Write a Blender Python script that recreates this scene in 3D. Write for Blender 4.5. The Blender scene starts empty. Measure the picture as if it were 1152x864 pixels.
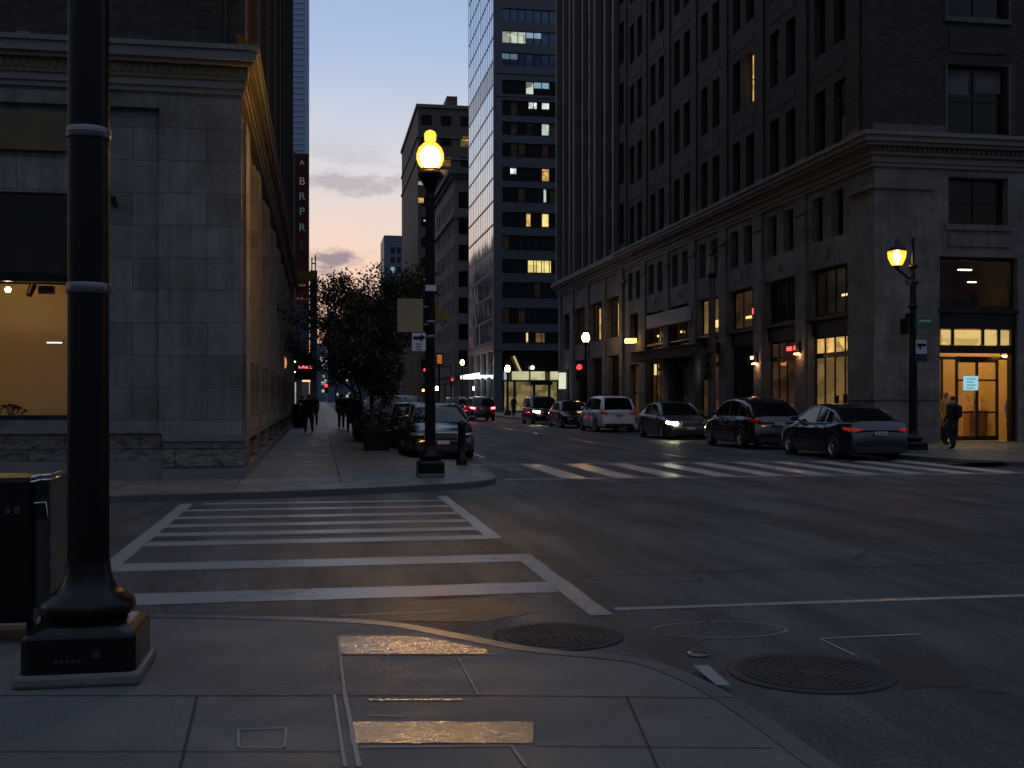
import bpy, bmesh, math, random
from mathutils import Vector, Matrix
R = math.radians
random.seed(7)
sc = bpy.context.scene
COL = sc.collection

# ------------------------------------------------------------------ survey helpers
YAW = math.atan(218/1250.0); SN, CS = math.sin(YAW), math.cos(YAW); F = 1250.0; HZ = 448.0; EYE = 1.6
def ray(px): return (px-576.0)/F
def G(px, py, z=0.0):
    d = (EYE-z)*F/(py-HZ); r = ray(px)
    return d*(SN+r*CS), d*(CS-r*SN)
def YatX(px, X):
    r = ray(px); return X*(CS-r*SN)/(SN+r*CS)
def XatY(px, Y):
    r = ray(px); return Y*(SN+r*CS)/(CS-r*SN)
def dep(X, Y): return X*SN+Y*CS
def Z(py, X, Y): return EYE+(HZ-py)*dep(X, Y)/F

# ------------------------------------------------------------------ materials
def newmat(name):
    m = bpy.data.materials.new(name); m.use_nodes = True
    nt = m.node_tree; b = nt.nodes['Principled BSDF']
    return m, nt, b
def N(nt, t, **kw):
    n = nt.nodes.new(t)
    for k, v in kw.items():
        if k in n.inputs: n.inputs[k].default_value = v
        else: setattr(n, k, v)
    return n
def coords(nt, uv=False, scale=(1, 1, 1)):
    tc = N(nt, 'ShaderNodeTexCoord'); mp = N(nt, 'ShaderNodeMapping')
    mp.inputs['Scale'].default_value = scale
    nt.links.new(tc.outputs['UV' if uv else 'Object'], mp.inputs['Vector'])
    return mp.outputs['Vector']
def c4(c): return (c[0], c[1], c[2], 1)
def mul(c, k): return tuple(min(1, x*k) for x in c)
def pbr(name, col, rough=.6, metal=0, var=.25, scale=2.0, bump=.15, bscale=30, spec=.5, coat=0, rvar=.12, dist=.01):
    m, nt, b = newmat(name); L = nt.links.new
    v = coords(nt)
    n1 = N(nt, 'ShaderNodeTexNoise', Scale=scale, Detail=6, Roughness=.65)
    L(v, n1.inputs['Vector'])
    mx = N(nt, 'ShaderNodeMix', data_type='RGBA')
    mx.inputs[6].default_value = c4(mul(col, 1-var)); mx.inputs[7].default_value = c4(mul(col, 1+var))
    L(n1.outputs['Fac'], mx.inputs[0]); L(mx.outputs[2], b.inputs['Base Color'])
    mr = N(nt, 'ShaderNodeMapRange'); mr.inputs[3].default_value = max(.02, rough-rvar); mr.inputs[4].default_value = min(1, rough+rvar)
    L(n1.outputs['Fac'], mr.inputs[0]); L(mr.outputs[0], b.inputs['Roughness'])
    b.inputs['Metallic'].default_value = metal; b.inputs['Specular IOR Level'].default_value = spec
    b.inputs['Coat Weight'].default_value = coat; b.inputs['Coat Roughness'].default_value = .03
    if bump:
        n2 = N(nt, 'ShaderNodeTexNoise', Scale=bscale, Detail=4); L(v, n2.inputs['Vector'])
        bp = N(nt, 'ShaderNodeBump', Strength=bump, Distance=dist); L(n2.outputs['Fac'], bp.inputs['Height']); L(bp.outputs[0], b.inputs['Normal'])
    return m
def masonry(name, col, mortar, bw, bh, ms=.01, var=.25, rough=.8, bump=.4, stain=.3, rockface=0):
    m, nt, b = newmat(name); L = nt.links.new
    v = coords(nt, uv=True)
    br = N(nt, 'ShaderNodeTexBrick', Scale=1.0); br.offset = .5
    br.inputs['Brick Width'].default_value = bw; br.inputs['Row Height'].default_value = bh
    br.inputs['Mortar Size'].default_value = ms; br.inputs['Mortar Smooth'].default_value = .3
    br.inputs['Color1'].default_value = c4(mul(col, 1-var)); br.inputs['Color2'].default_value = c4(mul(col, 1+var)); br.inputs['Mortar'].default_value = c4(mortar)
    L(v, br.inputs['Vector'])
    n1 = N(nt, 'ShaderNodeTexNoise', Scale=.8, Detail=8, Roughness=.7); L(v, n1.inputs['Vector'])
    mr = N(nt, 'ShaderNodeMapRange'); mr.inputs[1].default_value = .3; mr.inputs[2].default_value = .7; mr.inputs[3].default_value = 1-stain; mr.inputs[4].default_value = 1+stain*.6
    L(n1.outputs['Fac'], mr.inputs[0])
    vs = coords(nt, uv=True, scale=(3.5, .25, 1)); ns = N(nt, 'ShaderNodeTexNoise', Scale=1.6, Detail=6, Roughness=.7); L(vs, ns.inputs['Vector'])
    ms2 = N(nt, 'ShaderNodeMapRange'); ms2.inputs[1].default_value = .35; ms2.inputs[2].default_value = .65; ms2.inputs[3].default_value = 1-stain*.4; ms2.inputs[4].default_value = 1+stain*.3; L(ns.outputs['Fac'], ms2.inputs[0])
    mst = N(nt, 'ShaderNodeMath', operation='MULTIPLY'); L(mr.outputs[0], mst.inputs[0]); L(ms2.outputs[0], mst.inputs[1])
    vm = N(nt, 'ShaderNodeVectorMath', operation='SCALE'); L(br.outputs['Color'], vm.inputs[0]); L(mst.outputs[0], vm.inputs['Scale'])
    L(vm.outputs[0], b.inputs['Base Color']); b.inputs['Roughness'].default_value = rough
    b.inputs['Specular IOR Level'].default_value = .3
    n2 = N(nt, 'ShaderNodeTexNoise', Scale=12 if not rockface else 5, Detail=6); L(v, n2.inputs['Vector'])
    ad = N(nt, 'ShaderNodeMath', operation='MULTIPLY_ADD'); L(n2.outputs['Fac'], ad.inputs[0]); ad.inputs[1].default_value = .3+rockface
    mo = N(nt, 'ShaderNodeMath', operation='MULTIPLY'); L(br.outputs['Fac'], mo.inputs[0]); mo.inputs[1].default_value = -1
    L(mo.outputs[0], ad.inputs[2])
    bp = N(nt, 'ShaderNodeBump', Strength=bump, Distance=.02+rockface*.03); L(ad.outputs[0], bp.inputs['Height']); L(bp.outputs[0], b.inputs['Normal'])
    return m
def emis(name, col, s, noise=0, nscale=3, base=(.02, .02, .02)):
    m, nt, b = newmat(name)
    b.inputs['Base Color'].default_value = c4(base); b.inputs['Roughness'].default_value = .2
    b.inputs['Emission Color'].default_value = c4(col); b.inputs['Emission Strength'].default_value = s
    if noise:
        v = coords(nt, scale=(1, 1, 1.6)); n = N(nt, 'ShaderNodeTexVoronoi', Scale=nscale, distance='CHEBYCHEV', Randomness=.9); nt.links.new(v, n.inputs['Vector'])
        mr = N(nt, 'ShaderNodeMapRange'); mr.inputs[1].default_value = 0; mr.inputs[2].default_value = 1
        mr.inputs[3].default_value = s*(1-noise); mr.inputs[4].default_value = s*(1+noise)
        nt.links.new(n.outputs['Color'], mr.inputs[0]); nt.links.new(mr.outputs[0], b.inputs['Emission Strength'])
    return m
def clearglass(name, tint=(.9, .9, .9), refl=1.0, base=.0):
    m = bpy.data.materials.new(name); m.use_nodes = True; nt = m.node_tree; nt.nodes.clear()
    o = N(nt, 'ShaderNodeOutputMaterial'); t = N(nt, 'ShaderNodeBsdfTransparent'); t.inputs[0].default_value = c4(tint)
    g = N(nt, 'ShaderNodeBsdfGlossy'); g.inputs['Roughness'].default_value = .02
    fr = N(nt, 'ShaderNodeFresnel'); fr.inputs[0].default_value = 1.5
    mth = N(nt, 'ShaderNodeMath', operation='MULTIPLY_ADD'); mth.inputs[1].default_value = refl; mth.inputs[2].default_value = base
    mx = N(nt, 'ShaderNodeMixShader')
    nt.links.new(fr.outputs[0], mth.inputs[0]); nt.links.new(mth.outputs[0], mx.inputs[0]); nt.links.new(t.outputs[0], mx.inputs[1]); nt.links.new(g.outputs[0], mx.inputs[2]); nt.links.new(mx.outputs[0], o.inputs[0])
    return m
def globeglass(name, col, s, tr=.6):
    m = bpy.data.materials.new(name); m.use_nodes = True; nt = m.node_tree; nt.nodes.clear()
    o = N(nt, 'ShaderNodeOutputMaterial'); t = N(nt, 'ShaderNodeBsdfTransparent')
    e = N(nt, 'ShaderNodeEmission', Strength=s); e.inputs[0].default_value = c4(col)
    mx = N(nt, 'ShaderNodeMixShader'); mx.inputs[0].default_value = 1-tr
    nt.links.new(t.outputs[0], mx.inputs[1]); nt.links.new(e.outputs[0], mx.inputs[2]); nt.links.new(mx.outputs[0], o.inputs[0])
    return m
def asphalt():
    m, nt, b = newmat('asphalt'); L = nt.links.new; v = coords(nt)
    n1 = N(nt, 'ShaderNodeTexNoise', Scale=.35, Detail=8, Roughness=.7); L(v, n1.inputs['Vector'])
    n2 = N(nt, 'ShaderNodeTexNoise', Scale=42, Detail=4); L(v, n2.inputs['Vector'])
    vo = N(nt, 'ShaderNodeTexVoronoi', Scale=80); L(v, vo.inputs['Vector'])
    cr = N(nt, 'ShaderNodeValToRGB'); e = cr.color_ramp.elements
    e[0].position = .3; e[0].color = (.028, .033, .038, 1); e[1].position = .7; e[1].color = (.062, .071, .080, 1)
    L(n1.outputs['Fac'], cr.inputs[0])
    mr = N(nt, 'ShaderNodeMapRange'); mr.inputs[1].default_value = .3; mr.inputs[2].default_value = .7; mr.inputs[3].default_value = .35; mr.inputs[4].default_value = 1.8; L(n2.outputs['Fac'], mr.inputs[0])
    # fine cracks in a wandering net, oil spots
    dn = N(nt, 'ShaderNodeTexNoise', Scale=1.1, Detail=5); L(v, dn.inputs['Vector'])
    dv = N(nt, 'ShaderNodeVectorMath', operation='MULTIPLY_ADD'); L(dn.outputs['Color'], dv.inputs[0]); dv.inputs[1].default_value = (1.6, 1.6, 0); L(v, dv.inputs[2])
    vc = N(nt, 'ShaderNodeTexVoronoi', Scale=.23, feature='DISTANCE_TO_EDGE'); L(dv.outputs[0], vc.inputs['Vector'])
    ck = N(nt, 'ShaderNodeMapRange'); ck.inputs[1].default_value = .001; ck.inputs[2].default_value = .0045; ck.inputs[3].default_value = .35; ck.inputs[4].default_value = 1; L(vc.outputs['Distance'], ck.inputs[0])
    v3 = coords(nt, scale=(1.0, .16, 1)); os_ = N(nt, 'ShaderNodeTexNoise', Scale=1.3, Detail=7, Roughness=.7); L(v3, os_.inputs['Vector'])
    om = N(nt, 'ShaderNodeMapRange'); om.inputs[1].default_value = .38; om.inputs[2].default_value = .62; om.inputs[3].default_value = .55; om.inputs[4].default_value = 1.35; L(os_.outputs['Fac'], om.inputs[0])
    m1 = N(nt, 'ShaderNodeMath', operation='MULTIPLY'); L(mr.outputs[0], m1.inputs[0]); L(ck.outputs[0], m1.inputs[1])
    m2 = N(nt, 'ShaderNodeMath', operation='MULTIPLY'); L(m1.outputs[0], m2.inputs[0]); L(om.outputs[0], m2.inputs[1])
    vm = N(nt, 'ShaderNodeVectorMath', operation='SCALE'); L(cr.outputs[0], vm.inputs[0]); L(m2.outputs[0], vm.inputs['Scale']); L(vm.outputs[0], b.inputs['Base Color'])
    # tracks along the avenue: streaky roughness
    v2 = coords(nt, scale=(1.2, .12, 1)); n3 = N(nt, 'ShaderNodeTexNoise', Scale=1.5, Detail=5); L(v2, n3.inputs['Vector'])
    r2 = N(nt, 'ShaderNodeMapRange'); r2.inputs[1].default_value = .3; r2.inputs[2].default_value = .7; r2.inputs[3].default_value = .48; r2.inputs[4].default_value = .72
    L(n3.outputs['Fac'], r2.inputs[0]); L(r2.outputs[0], b.inputs['Roughness']); b.inputs['Specular IOR Level'].default_value = .3
    bp = N(nt, 'ShaderNodeBump', Strength=.5, Distance=.006); L(vo.outputs['Distance'], bp.inputs['Height'])
    bp2 = N(nt, 'ShaderNodeBump', Strength=.25, Distance=.03); n4 = N(nt, 'ShaderNodeTexNoise', Scale=4, Detail=3); L(v, n4.inputs['Vector']); L(n4.outputs['Fac'], bp2.inputs['Height'])
    L(bp2.outputs[0], bp.inputs['Normal']); L(bp.outputs[0], b.inputs['Normal'])
    return m
def concrete(name, col, rough=.5, wet=.15):
    m, nt, b = newmat(name); L = nt.links.new; v = coords(nt)
    n1 = N(nt, 'ShaderNodeTexNoise', Scale=.9, Detail=9, Roughness=.7); L(v, n1.inputs['Vector'])
    n2 = N(nt, 'ShaderNodeTexNoise', Scale=70, Detail=4); L(v, n2.inputs['Vector'])
    vo = N(nt, 'ShaderNodeTexVoronoi', Scale=9, Randomness=1.0); L(v, vo.inputs['Vector'])
    cr = N(nt, 'ShaderNodeValToRGB'); e = cr.color_ramp.elements
    e[0].position = .28; e[0].color = c4(mul(col, .62)); e[1].position = .72; e[1].color = c4(mul(col, 1.25))
    L(n1.outputs['Fac'], cr.inputs[0])
    mr = N(nt, 'ShaderNodeMapRange'); mr.inputs[3].default_value = .7; mr.inputs[4].default_value = 1.3; L(n2.outputs['Fac'], mr.inputs[0])
    sp = N(nt, 'ShaderNodeMapRange'); sp.inputs[1].default_value = .06; sp.inputs[2].default_value = .1; sp.inputs[3].default_value = .6; sp.inputs[4].default_value = 1; L(vo.outputs['Distance'], sp.inputs[0])
    mm = N(nt, 'ShaderNodeMath', operation='MULTIPLY'); L(mr.outputs[0], mm.inputs[0]); L(sp.outputs[0], mm.inputs[1])
    vm = N(nt, 'ShaderNodeVectorMath', operation='SCALE'); L(cr.outputs[0], vm.inputs[0]); L(mm.outputs[0], vm.inputs['Scale']); L(vm.outputs[0], b.inputs['Base Color'])
    r2 = N(nt, 'ShaderNodeMapRange'); r2.inputs[1].default_value = .3; r2.inputs[2].default_value = .7; r2.inputs[3].default_value = rough-wet; r2.inputs[4].default_value = rough+wet
    n3 = N(nt, 'ShaderNodeTexNoise', Scale=1.7, Detail=5); L(v, n3.inputs['Vector']); L(n3.outputs['Fac'], r2.inputs[0]); L(r2.outputs[0], b.inputs['Roughness'])
    bp = N(nt, 'ShaderNodeBump', Strength=.35, Distance=.006); L(n2.outputs['Fac'], bp.inputs['Height']); L(bp.outputs[0], b.inputs['Normal'])
    return m
def paintline(name, k=.55, wear=.5):
    m, nt, b = newmat(name); L = nt.links.new; v = coords(nt)
    n1 = N(nt, 'ShaderNodeTexNoise', Scale=16, Detail=8, Roughness=.8); L(v, n1.inputs['Vector'])
    n2 = N(nt, 'ShaderNodeTexNoise', Scale=.9, Detail=6, Roughness=.7); L(v, n2.inputs['Vector'])
    ad = N(nt, 'ShaderNodeMath', operation='MULTIPLY_ADD'); L(n2.outputs['Fac'], ad.inputs[0]); ad.inputs[1].default_value = 1.1; L(n1.outputs['Fac'], ad.inputs[2])
    cr = N(nt, 'ShaderNodeValToRGB'); e = cr.color_ramp.elements
    e[0].position = wear; e[0].color = (.06, .06, .065, 1); e[1].position = min(.995, wear+.32); e[1].color = (k, k, k*1.02, 1)
    L(ad.outputs[0], cr.inputs[0]); L(cr.outputs[0], b.inputs['Base Color']); b.inputs['Roughness'].default_value = .27
    bp = N(nt, 'ShaderNodeBump', Strength=.5, Distance=.004); L(n1.outputs['Fac'], bp.inputs['Height']); L(bp.outputs[0], b.inputs['Normal'])
    return m

M = {}
M['asphalt'] = asphalt()
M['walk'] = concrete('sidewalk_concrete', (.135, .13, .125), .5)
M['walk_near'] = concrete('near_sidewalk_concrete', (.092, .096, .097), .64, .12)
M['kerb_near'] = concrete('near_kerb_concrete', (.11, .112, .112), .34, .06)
M['kerb'] = concrete('kerb_granite', (.085, .083, .08), .5)
M['joint'] = pbr('joint_dirt', (.02, .02, .02), .8)
M['jointlight'] = pbr('joint_sealant', (.2, .2, .2), .55)
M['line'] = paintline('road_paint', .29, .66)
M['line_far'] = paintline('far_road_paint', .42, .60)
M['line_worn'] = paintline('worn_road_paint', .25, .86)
def wetpatch():
    m, nt, b = newmat('damp_pitted_paving'); L = nt.links.new; v = coords(nt)
    n1 = N(nt, 'ShaderNodeTexNoise', Scale=26, Detail=6, Roughness=.75); L(v, n1.inputs['Vector'])
    n2 = N(nt, 'ShaderNodeTexNoise', Scale=3.5, Detail=4); L(v, n2.inputs['Vector'])
    ad = N(nt, 'ShaderNodeMath', operation='MULTIPLY_ADD'); L(n2.outputs['Fac'], ad.inputs[0]); ad.inputs[1].default_value = .8; L(n1.outputs['Fac'], ad.inputs[2])
    mr = N(nt, 'ShaderNodeMapRange'); mr.inputs[1].default_value = .78; mr.inputs[2].default_value = 1.04; mr.inputs[3].default_value = .17; mr.inputs[4].default_value = .70; L(ad.outputs[0], mr.inputs[0]); L(mr.outputs[0], b.inputs['Roughness'])
    cr = N(nt, 'ShaderNodeMix', data_type='RGBA'); cr.inputs[6].default_value = (.045, .045, .044, 1); cr.inputs[7].default_value = (.11, .112, .112, 1); L(n1.outputs['Fac'], cr.inputs[0]); L(cr.outputs[2], b.inputs['Base Color'])
    b.inputs['Specular IOR Level'].default_value = .9
    bp = N(nt, 'ShaderNodeBump', Strength=.55, Distance=.006); L(n1.outputs['Fac'], bp.inputs['Height']); L(bp.outputs[0], b.inputs['Normal']); L(bp.outputs[0], b.inputs['Coat Normal'])
    b.inputs['Coat Weight'].default_value = .9; b.inputs['Coat Roughness'].default_value = .24
    return m
M['patch'] = wetpatch()
M['iron'] = pbr('cast_iron', (.020, .021, .022), .7, .1, bump=.6, bscale=60)
M['black'] = pbr('black_paint_metal', (.005, .005, .006), .3, 0, bump=.15, bscale=22, spec=.22)
M['blackmatt'] = pbr('black_matt', (.006, .006, .007), .65, spec=.2)
M['steel'] = pbr('steel_band', (.16, .16, .17), .35, .9)
M['pad'] = concrete('pad_concrete', (.12, .118, .115), .6)
M['stoneA'] = masonry('limestone_corner', (.185, .178, .165), (.09, .085, .08), 1.35, .60, .008, .2, stain=.5, bump=.45)
M['rock'] = masonry('rock_faced_stone', (.15, .14, .125), (.06, .06, .055), 1.3, .33, .012, .2, rockface=2.2, bump=.9)
M['stoneB'] = masonry('limestone_block', (.152, .153, .150), (.10, .10, .10), 1.4, .62, .006, .12, stain=.5, bump=.4)
M['trim'] = pbr('carved_stone', (.15, .148, .14), .75, bump=.5, bscale=9, dist=.02)
M['trimwarm'] = pbr('ochre_frieze', (.12, .10, .055), .75, bump=.6, bscale=12, dist=.02)
M['brickA'] = masonry('dark_brown_brick', (.05, .04, .037), (.045, .04, .038), .22, .075, .01, .3)
M['brickB'] = masonry('brown_brick', (.052, .045, .043), (.042, .04, .038), .24, .075, .012, .35, bump=.8)
M['terra'] = pbr('terracotta_pier', (.11, .105, .105), .65, bump=.3, bscale=8)
M['darkmetal'] = pbr('bronze_frame', (.015, .013, .012), .4, .3)
M['glass'] = pbr('dark_glass', (.008, .009, .011), .06, 0, spec=.6, bump=.02, bscale=1.2, rvar=.03, dist=.05)
M['glassdim'] = emis('dim_room_glass', (1, .7, .4), .007, .9, 1.0)
M['lit'] = emis('lit_window', (1, .6, .16), .6, .7, 2.2)
M['litdim'] = emis('dim_lit_window', (1, .5, .2), .032, .8, 1.3)
M['litsoft'] = emis('soft_lit_window', (1, .58, .18), .13, .6, 1.1)
M['litcold'] = emis('cold_lit_window', (.85, 1, .8), .42, .9, .6)
M['litblue'] = emis('blue_lit_window', (.45, .75, 1), .3, .9, .5)
M['towerstone'] = pbr('tower_panel', (.085, .095, .12), .4, bump=.05)
M['towerglass'] = pbr('tower_glass', (.012, .016, .025), .05, 0, spec=.9, bump=.03, bscale=.6, rvar=.02, dist=.1)
M['mirror'] = pbr('mirror_glass', (.60, .70, .82), .05, 1.0, bump=.02, bscale=.4, var=.1, rvar=.02, dist=.1)
M['clear'] = clearglass('shop_glass')
M['warmwall'] = pbr('ochre_plaster', (.56, .42, .22), .7, var=.12, scale=1.2)
M['white'] = pbr('white_board', (.6, .6, .62), .5)
M['bulb'] = emis('lamp_bulb', (1, .46, .045), 500)
M['globe'] = globeglass('lamp_globe_glass', (1, .42, .03), 3.6, .55)
M['globe_off'] = pbr('unlit_globe', (.12, .12, .13), .15)
M['red'] = emis('red_signal', (1, .02, .03), 5)
M['amber'] = emis('amber_signal', (1, .5, .05), 4)
M['neon'] = emis('red_neon', (1, .06, .05), 3)
M['coolwhite'] = emis('white_light', (.95, 1, .95), 3)
M['screen'] = emis('glowing_notice', (.38, .8, .95), .75)
M['tyre'] = pbr('rubber', (.012, .012, .012), .7, bump=.3, bscale=40)
M['rim'] = pbr('alloy', (.45, .45, .47), .3, 1)
M['carglass'] = pbr('car_glass', (.004, .005, .006), .03, 0, spec=.5, bump=0, rvar=0)
M['chrome'] = pbr('chrome', (.7, .7, .72), .12, 1, bump=0)
M['plate'] = pbr('number_plate', (.5, .5, .52), .4, bump=0)
M['plastic'] = pbr('black_plastic', (.015, .015, .016), .5)
M['tail'] = emis('tail_lamp', (1, .03, .02), .05, base=(.16, .005, .005))
M['tail_dim'] = emis('tail_lamp_dim', (1, .04, .03), .2, .6, 14, base=(.2, .005, .005))
M['tail_on'] = emis('tail_lamp_lit', (1, .03, .04), 45, base=(.2, .005, .005))
M['head'] = pbr('headlamp_lens', (.4, .42, .45), .08, .6, bump=0)
M['head_on'] = emis('headlamp_lit', (1, .9, .55), 45)
def paint(name, col, rough=.14, metal=0): return pbr(name, col, rough, metal, var=.05, bump=0, coat=.4, rvar=.03)
M['leaf'] = pbr('leaf', (.013, .021, .009), .55, var=.5, scale=3, bump=0)
M['bark'] = pbr('bark', (.04, .033, .028), .85, bump=.8, bscale=25)
M['hairm'] = pbr('hair', (.02, .015, .012), .7)
M['skin'] = pbr('skin', (.35, .2, .14), .5, bump=0)

# ------------------------------------------------------------------ mesh builder
ROOT = {}
class MB:
    def __init__(s): s.v = []; s.f = []; s.m = []; s.sm = []
    def quad(s, a, b, c, d, m=0, sm=False):
        i = len(s.v); s.v += [tuple(a), tuple(b), tuple(c), tuple(d)]; s.f.append((i, i+1, i+2, i+3)); s.m.append(m); s.sm.append(sm)
    def poly(s, pts, m=0):
        i = len(s.v); s.v += [tuple(p) for p in pts]; s.f.append(tuple(range(i, i+len(pts)))); s.m.append(m); s.sm.append(False)
    def box(s, x0, x1, y0, y1, z0, z1, m=0):
        if x0 > x1: x0, x1 = x1, x0
        if y0 > y1: y0, y1 = y1, y0
        if z0 > z1: z0, z1 = z1, z0
        i = len(s.v)
        s.v += [(x0, y0, z0), (x1, y0, z0), (x1, y1, z0), (x0, y1, z0), (x0, y0, z1), (x1, y0, z1), (x1, y1, z1), (x0, y1, z1)]
        for f in ((0, 3, 2, 1), (4, 5, 6, 7), (0, 1, 5, 4), (1, 2, 6, 5), (2, 3, 7, 6), (3, 0, 4, 7)):
            s.f.append(tuple(i+k for k in f)); s.m.append(m); s.sm.append(False)
    def grid(s, rows, m=0, closed=False, sm=True):
        i = len(s.v); n = len(rows[0])
        for r in rows: s.v += [tuple(p) for p in r]
        for a in range(len(rows)-1):
            for b in range(n if closed else n-1):
                c = (b+1) % n
                s.f.append((i+a*n+b, i+a*n+c, i+(a+1)*n+c, i+(a+1)*n+b)); s.m.append(m); s.sm.append(sm)
        return i, n
    def lathe(s, prof, cx=0, cy=0, seg=24, m=0, flute=0, sq=None, cap=True):
        rows = []
        for r, z in prof:
            row = []
            for k in range(seg):
                a = 2*math.pi*k/seg
                rr = r*(1-flute*(k % 2))
                row.append((cx+rr*math.cos(a), cy+rr*math.sin(a), z))
            rows.append(row)
        s.grid(rows, m, True)
        if cap:
            s.poly(rows[-1], m); s.poly(rows[0][::-1], m)
    def tube(s, p, q, r, r2=None, seg=10, m=0):
        r2 = r if r2 is None else r2
        p, q = Vector(p), Vector(q); d = (q-p).normalized()
        a = d.orthogonal().normalized(); b = d.cross(a)
        rows = [[tuple(c+(a*math.cos(t)+b*math.sin(t))*rr) for t in [2*math.pi*k/seg for k in range(seg)]] for c, rr in ((p, r), (q, r2))]
        s.grid(rows, m, True); s.poly(rows[0][::-1], m); s.poly(rows[1], m)
    def path(s, pts, rs, seg=8, m=0):
        rows = []
        for i, p in enumerate(pts):
            p = Vector(p); d = (Vector(pts[min(i+1, len(pts)-1)])-Vector(pts[max(i-1, 0)])).normalized()
            a = d.cross(Vector((0.3, .2, 1))).normalized() if abs(d.z) < .9 else d.cross(Vector((0, 1, 0))).normalized()
            b = d.cross(a)
            rows.append([tuple(p+(a*math.cos(2*math.pi*k/seg)+b*math.sin(2*math.pi*k/seg))*rs[i]) for k in range(seg)])
        s.grid(rows, m, True); s.poly(rows[0][::-1], m); s.poly(rows[-1], m)
    def sphere(s, c, r, seg=16, m=0, sz=1.0):
        rows = []
        n = seg//2
        for i in range(1, n):
            t = math.pi*i/n
            rows.append([(c[0]+r*math.sin(t)*math.cos(2*math.pi*k/seg), c[1]+r*math.sin(t)*math.sin(2*math.pi*k/seg), c[2]-r*sz*math.cos(t)) for k in range(seg)])
        s.grid(rows, m, True); s.poly(rows[0][::-1], m); s.poly(rows[-1], m)
    def extrude(s, pts, z0, z1, m=0, mside=None):
        mside = m if mside is None else mside
        s.poly([(x, y, z1) for x, y in pts], m)
        n = len(pts)
        for k in range(n):
            a, b = pts[k], pts[(k+1) % n]
            s.quad((a[0], a[1], z0), (b[0], b[1], z0), (b[0], b[1], z1), (a[0], a[1], z1), mside)
    def build(s, name, mats, parent=None, bevel=0, weld=False):
        me = bpy.data.meshes.new(name)
        off = ROOT.get(parent.name, (0, 0, 0)) if parent else (0, 0, 0)
        me.from_pydata([(x-off[0], y-off[1], z-off[2]) for x, y, z in s.v], [], s.f)
        mats = mats if isinstance(mats, (list, tuple)) else [mats]
        for mt in mats: me.materials.append(M[mt] if isinstance(mt, str) else mt)
        me.polygons.foreach_set('material_index', s.m); me.polygons.foreach_set('use_smooth', s.sm)
        uv = me.uv_layers.new(name='UVMap')
        for p in me.polygons:
            n = p.normal
            ax = 0 if abs(n.x) >= abs(n.y) and abs(n.x) >= abs(n.z) else (1 if abs(n.y) >= abs(n.z) else 2)
            for li in p.loop_indices:
                w = me.vertices[me.loops[li].vertex_index].co
                uv.data[li].uv = (w.y+off[1], w.z+off[2]) if ax == 0 else ((w.x+off[0], w.z+off[2]) if ax == 1 else (w.x+off[0], w.y+off[1]))
        if weld:
            bm = bmesh.new(); bm.from_mesh(me); bmesh.ops.remove_doubles(bm, verts=bm.verts, dist=1e-4); bmesh.ops.recalc_face_normals(bm, faces=bm.faces); bm.to_mesh(me); bm.free()
        o = bpy.data.objects.new(name, me); COL.objects.link(o)
        if parent:
            o.parent = parent; ROOT[o.name] = off
        if bevel:
            md = o.modifiers.new('bevel', 'BEVEL'); md.width = bevel; md.segments = 2; md.limit_method = 'ANGLE'
        return o
def thing(name, label, cat, loc=(0, 0, 0), rz=0, group=None):
    o = bpy.data.objects.new(name, None); COL.objects.link(o); o.empty_display_size = .3
    o.location = loc; o.rotation_euler = (0, 0, rz); o['label'] = label; o['category'] = cat
    if group: o['group'] = group
    ROOT[o.name] = tuple(loc) if rz == 0 else (0, 0, 0)
    return o
def local(o): ROOT[o.name] = (0, 0, 0); return o
def tag(o, label, cat, group=None):
    o['label'] = label; o['category'] = cat
    if group: o['group'] = group
    return o
def struct(name, mb, mats, **k):
    o = mb.build(name, mats, **k); o['kind'] = 'structure'; return o
def copy_tree(o, parent=None):
    c = o.copy(); COL.objects.link(c)
    if parent: c.parent = parent
    for ch in list(o.children): copy_tree(ch, c)
    return c
def text(name, s, size, mat, parent, loc, rot, ext=.01, align='CENTER', spacing=1.0):
    cu = bpy.data.curves.new(name, 'FONT'); cu.body = s; cu.size = size; cu.extrude = ext; cu.align_x = align; cu.align_y = 'CENTER'; cu.space_line = spacing
    t = bpy.data.objects.new(name+'_curve', cu); COL.objects.link(t)
    dg = bpy.context.evaluated_depsgraph_get()
    me = bpy.data.meshes.new_from_object(t.evaluated_get(dg)); bpy.data.objects.remove(t)
    me.materials.clear(); me.materials.append(M[mat])
    o = bpy.data.objects.new(name, me); COL.objects.link(o); o.parent = parent
    off = ROOT.get(parent.name, (0, 0, 0)); o.location = [loc[i]-off[i] for i in range(3)]; o.rotation_euler = rot
    return o

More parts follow.
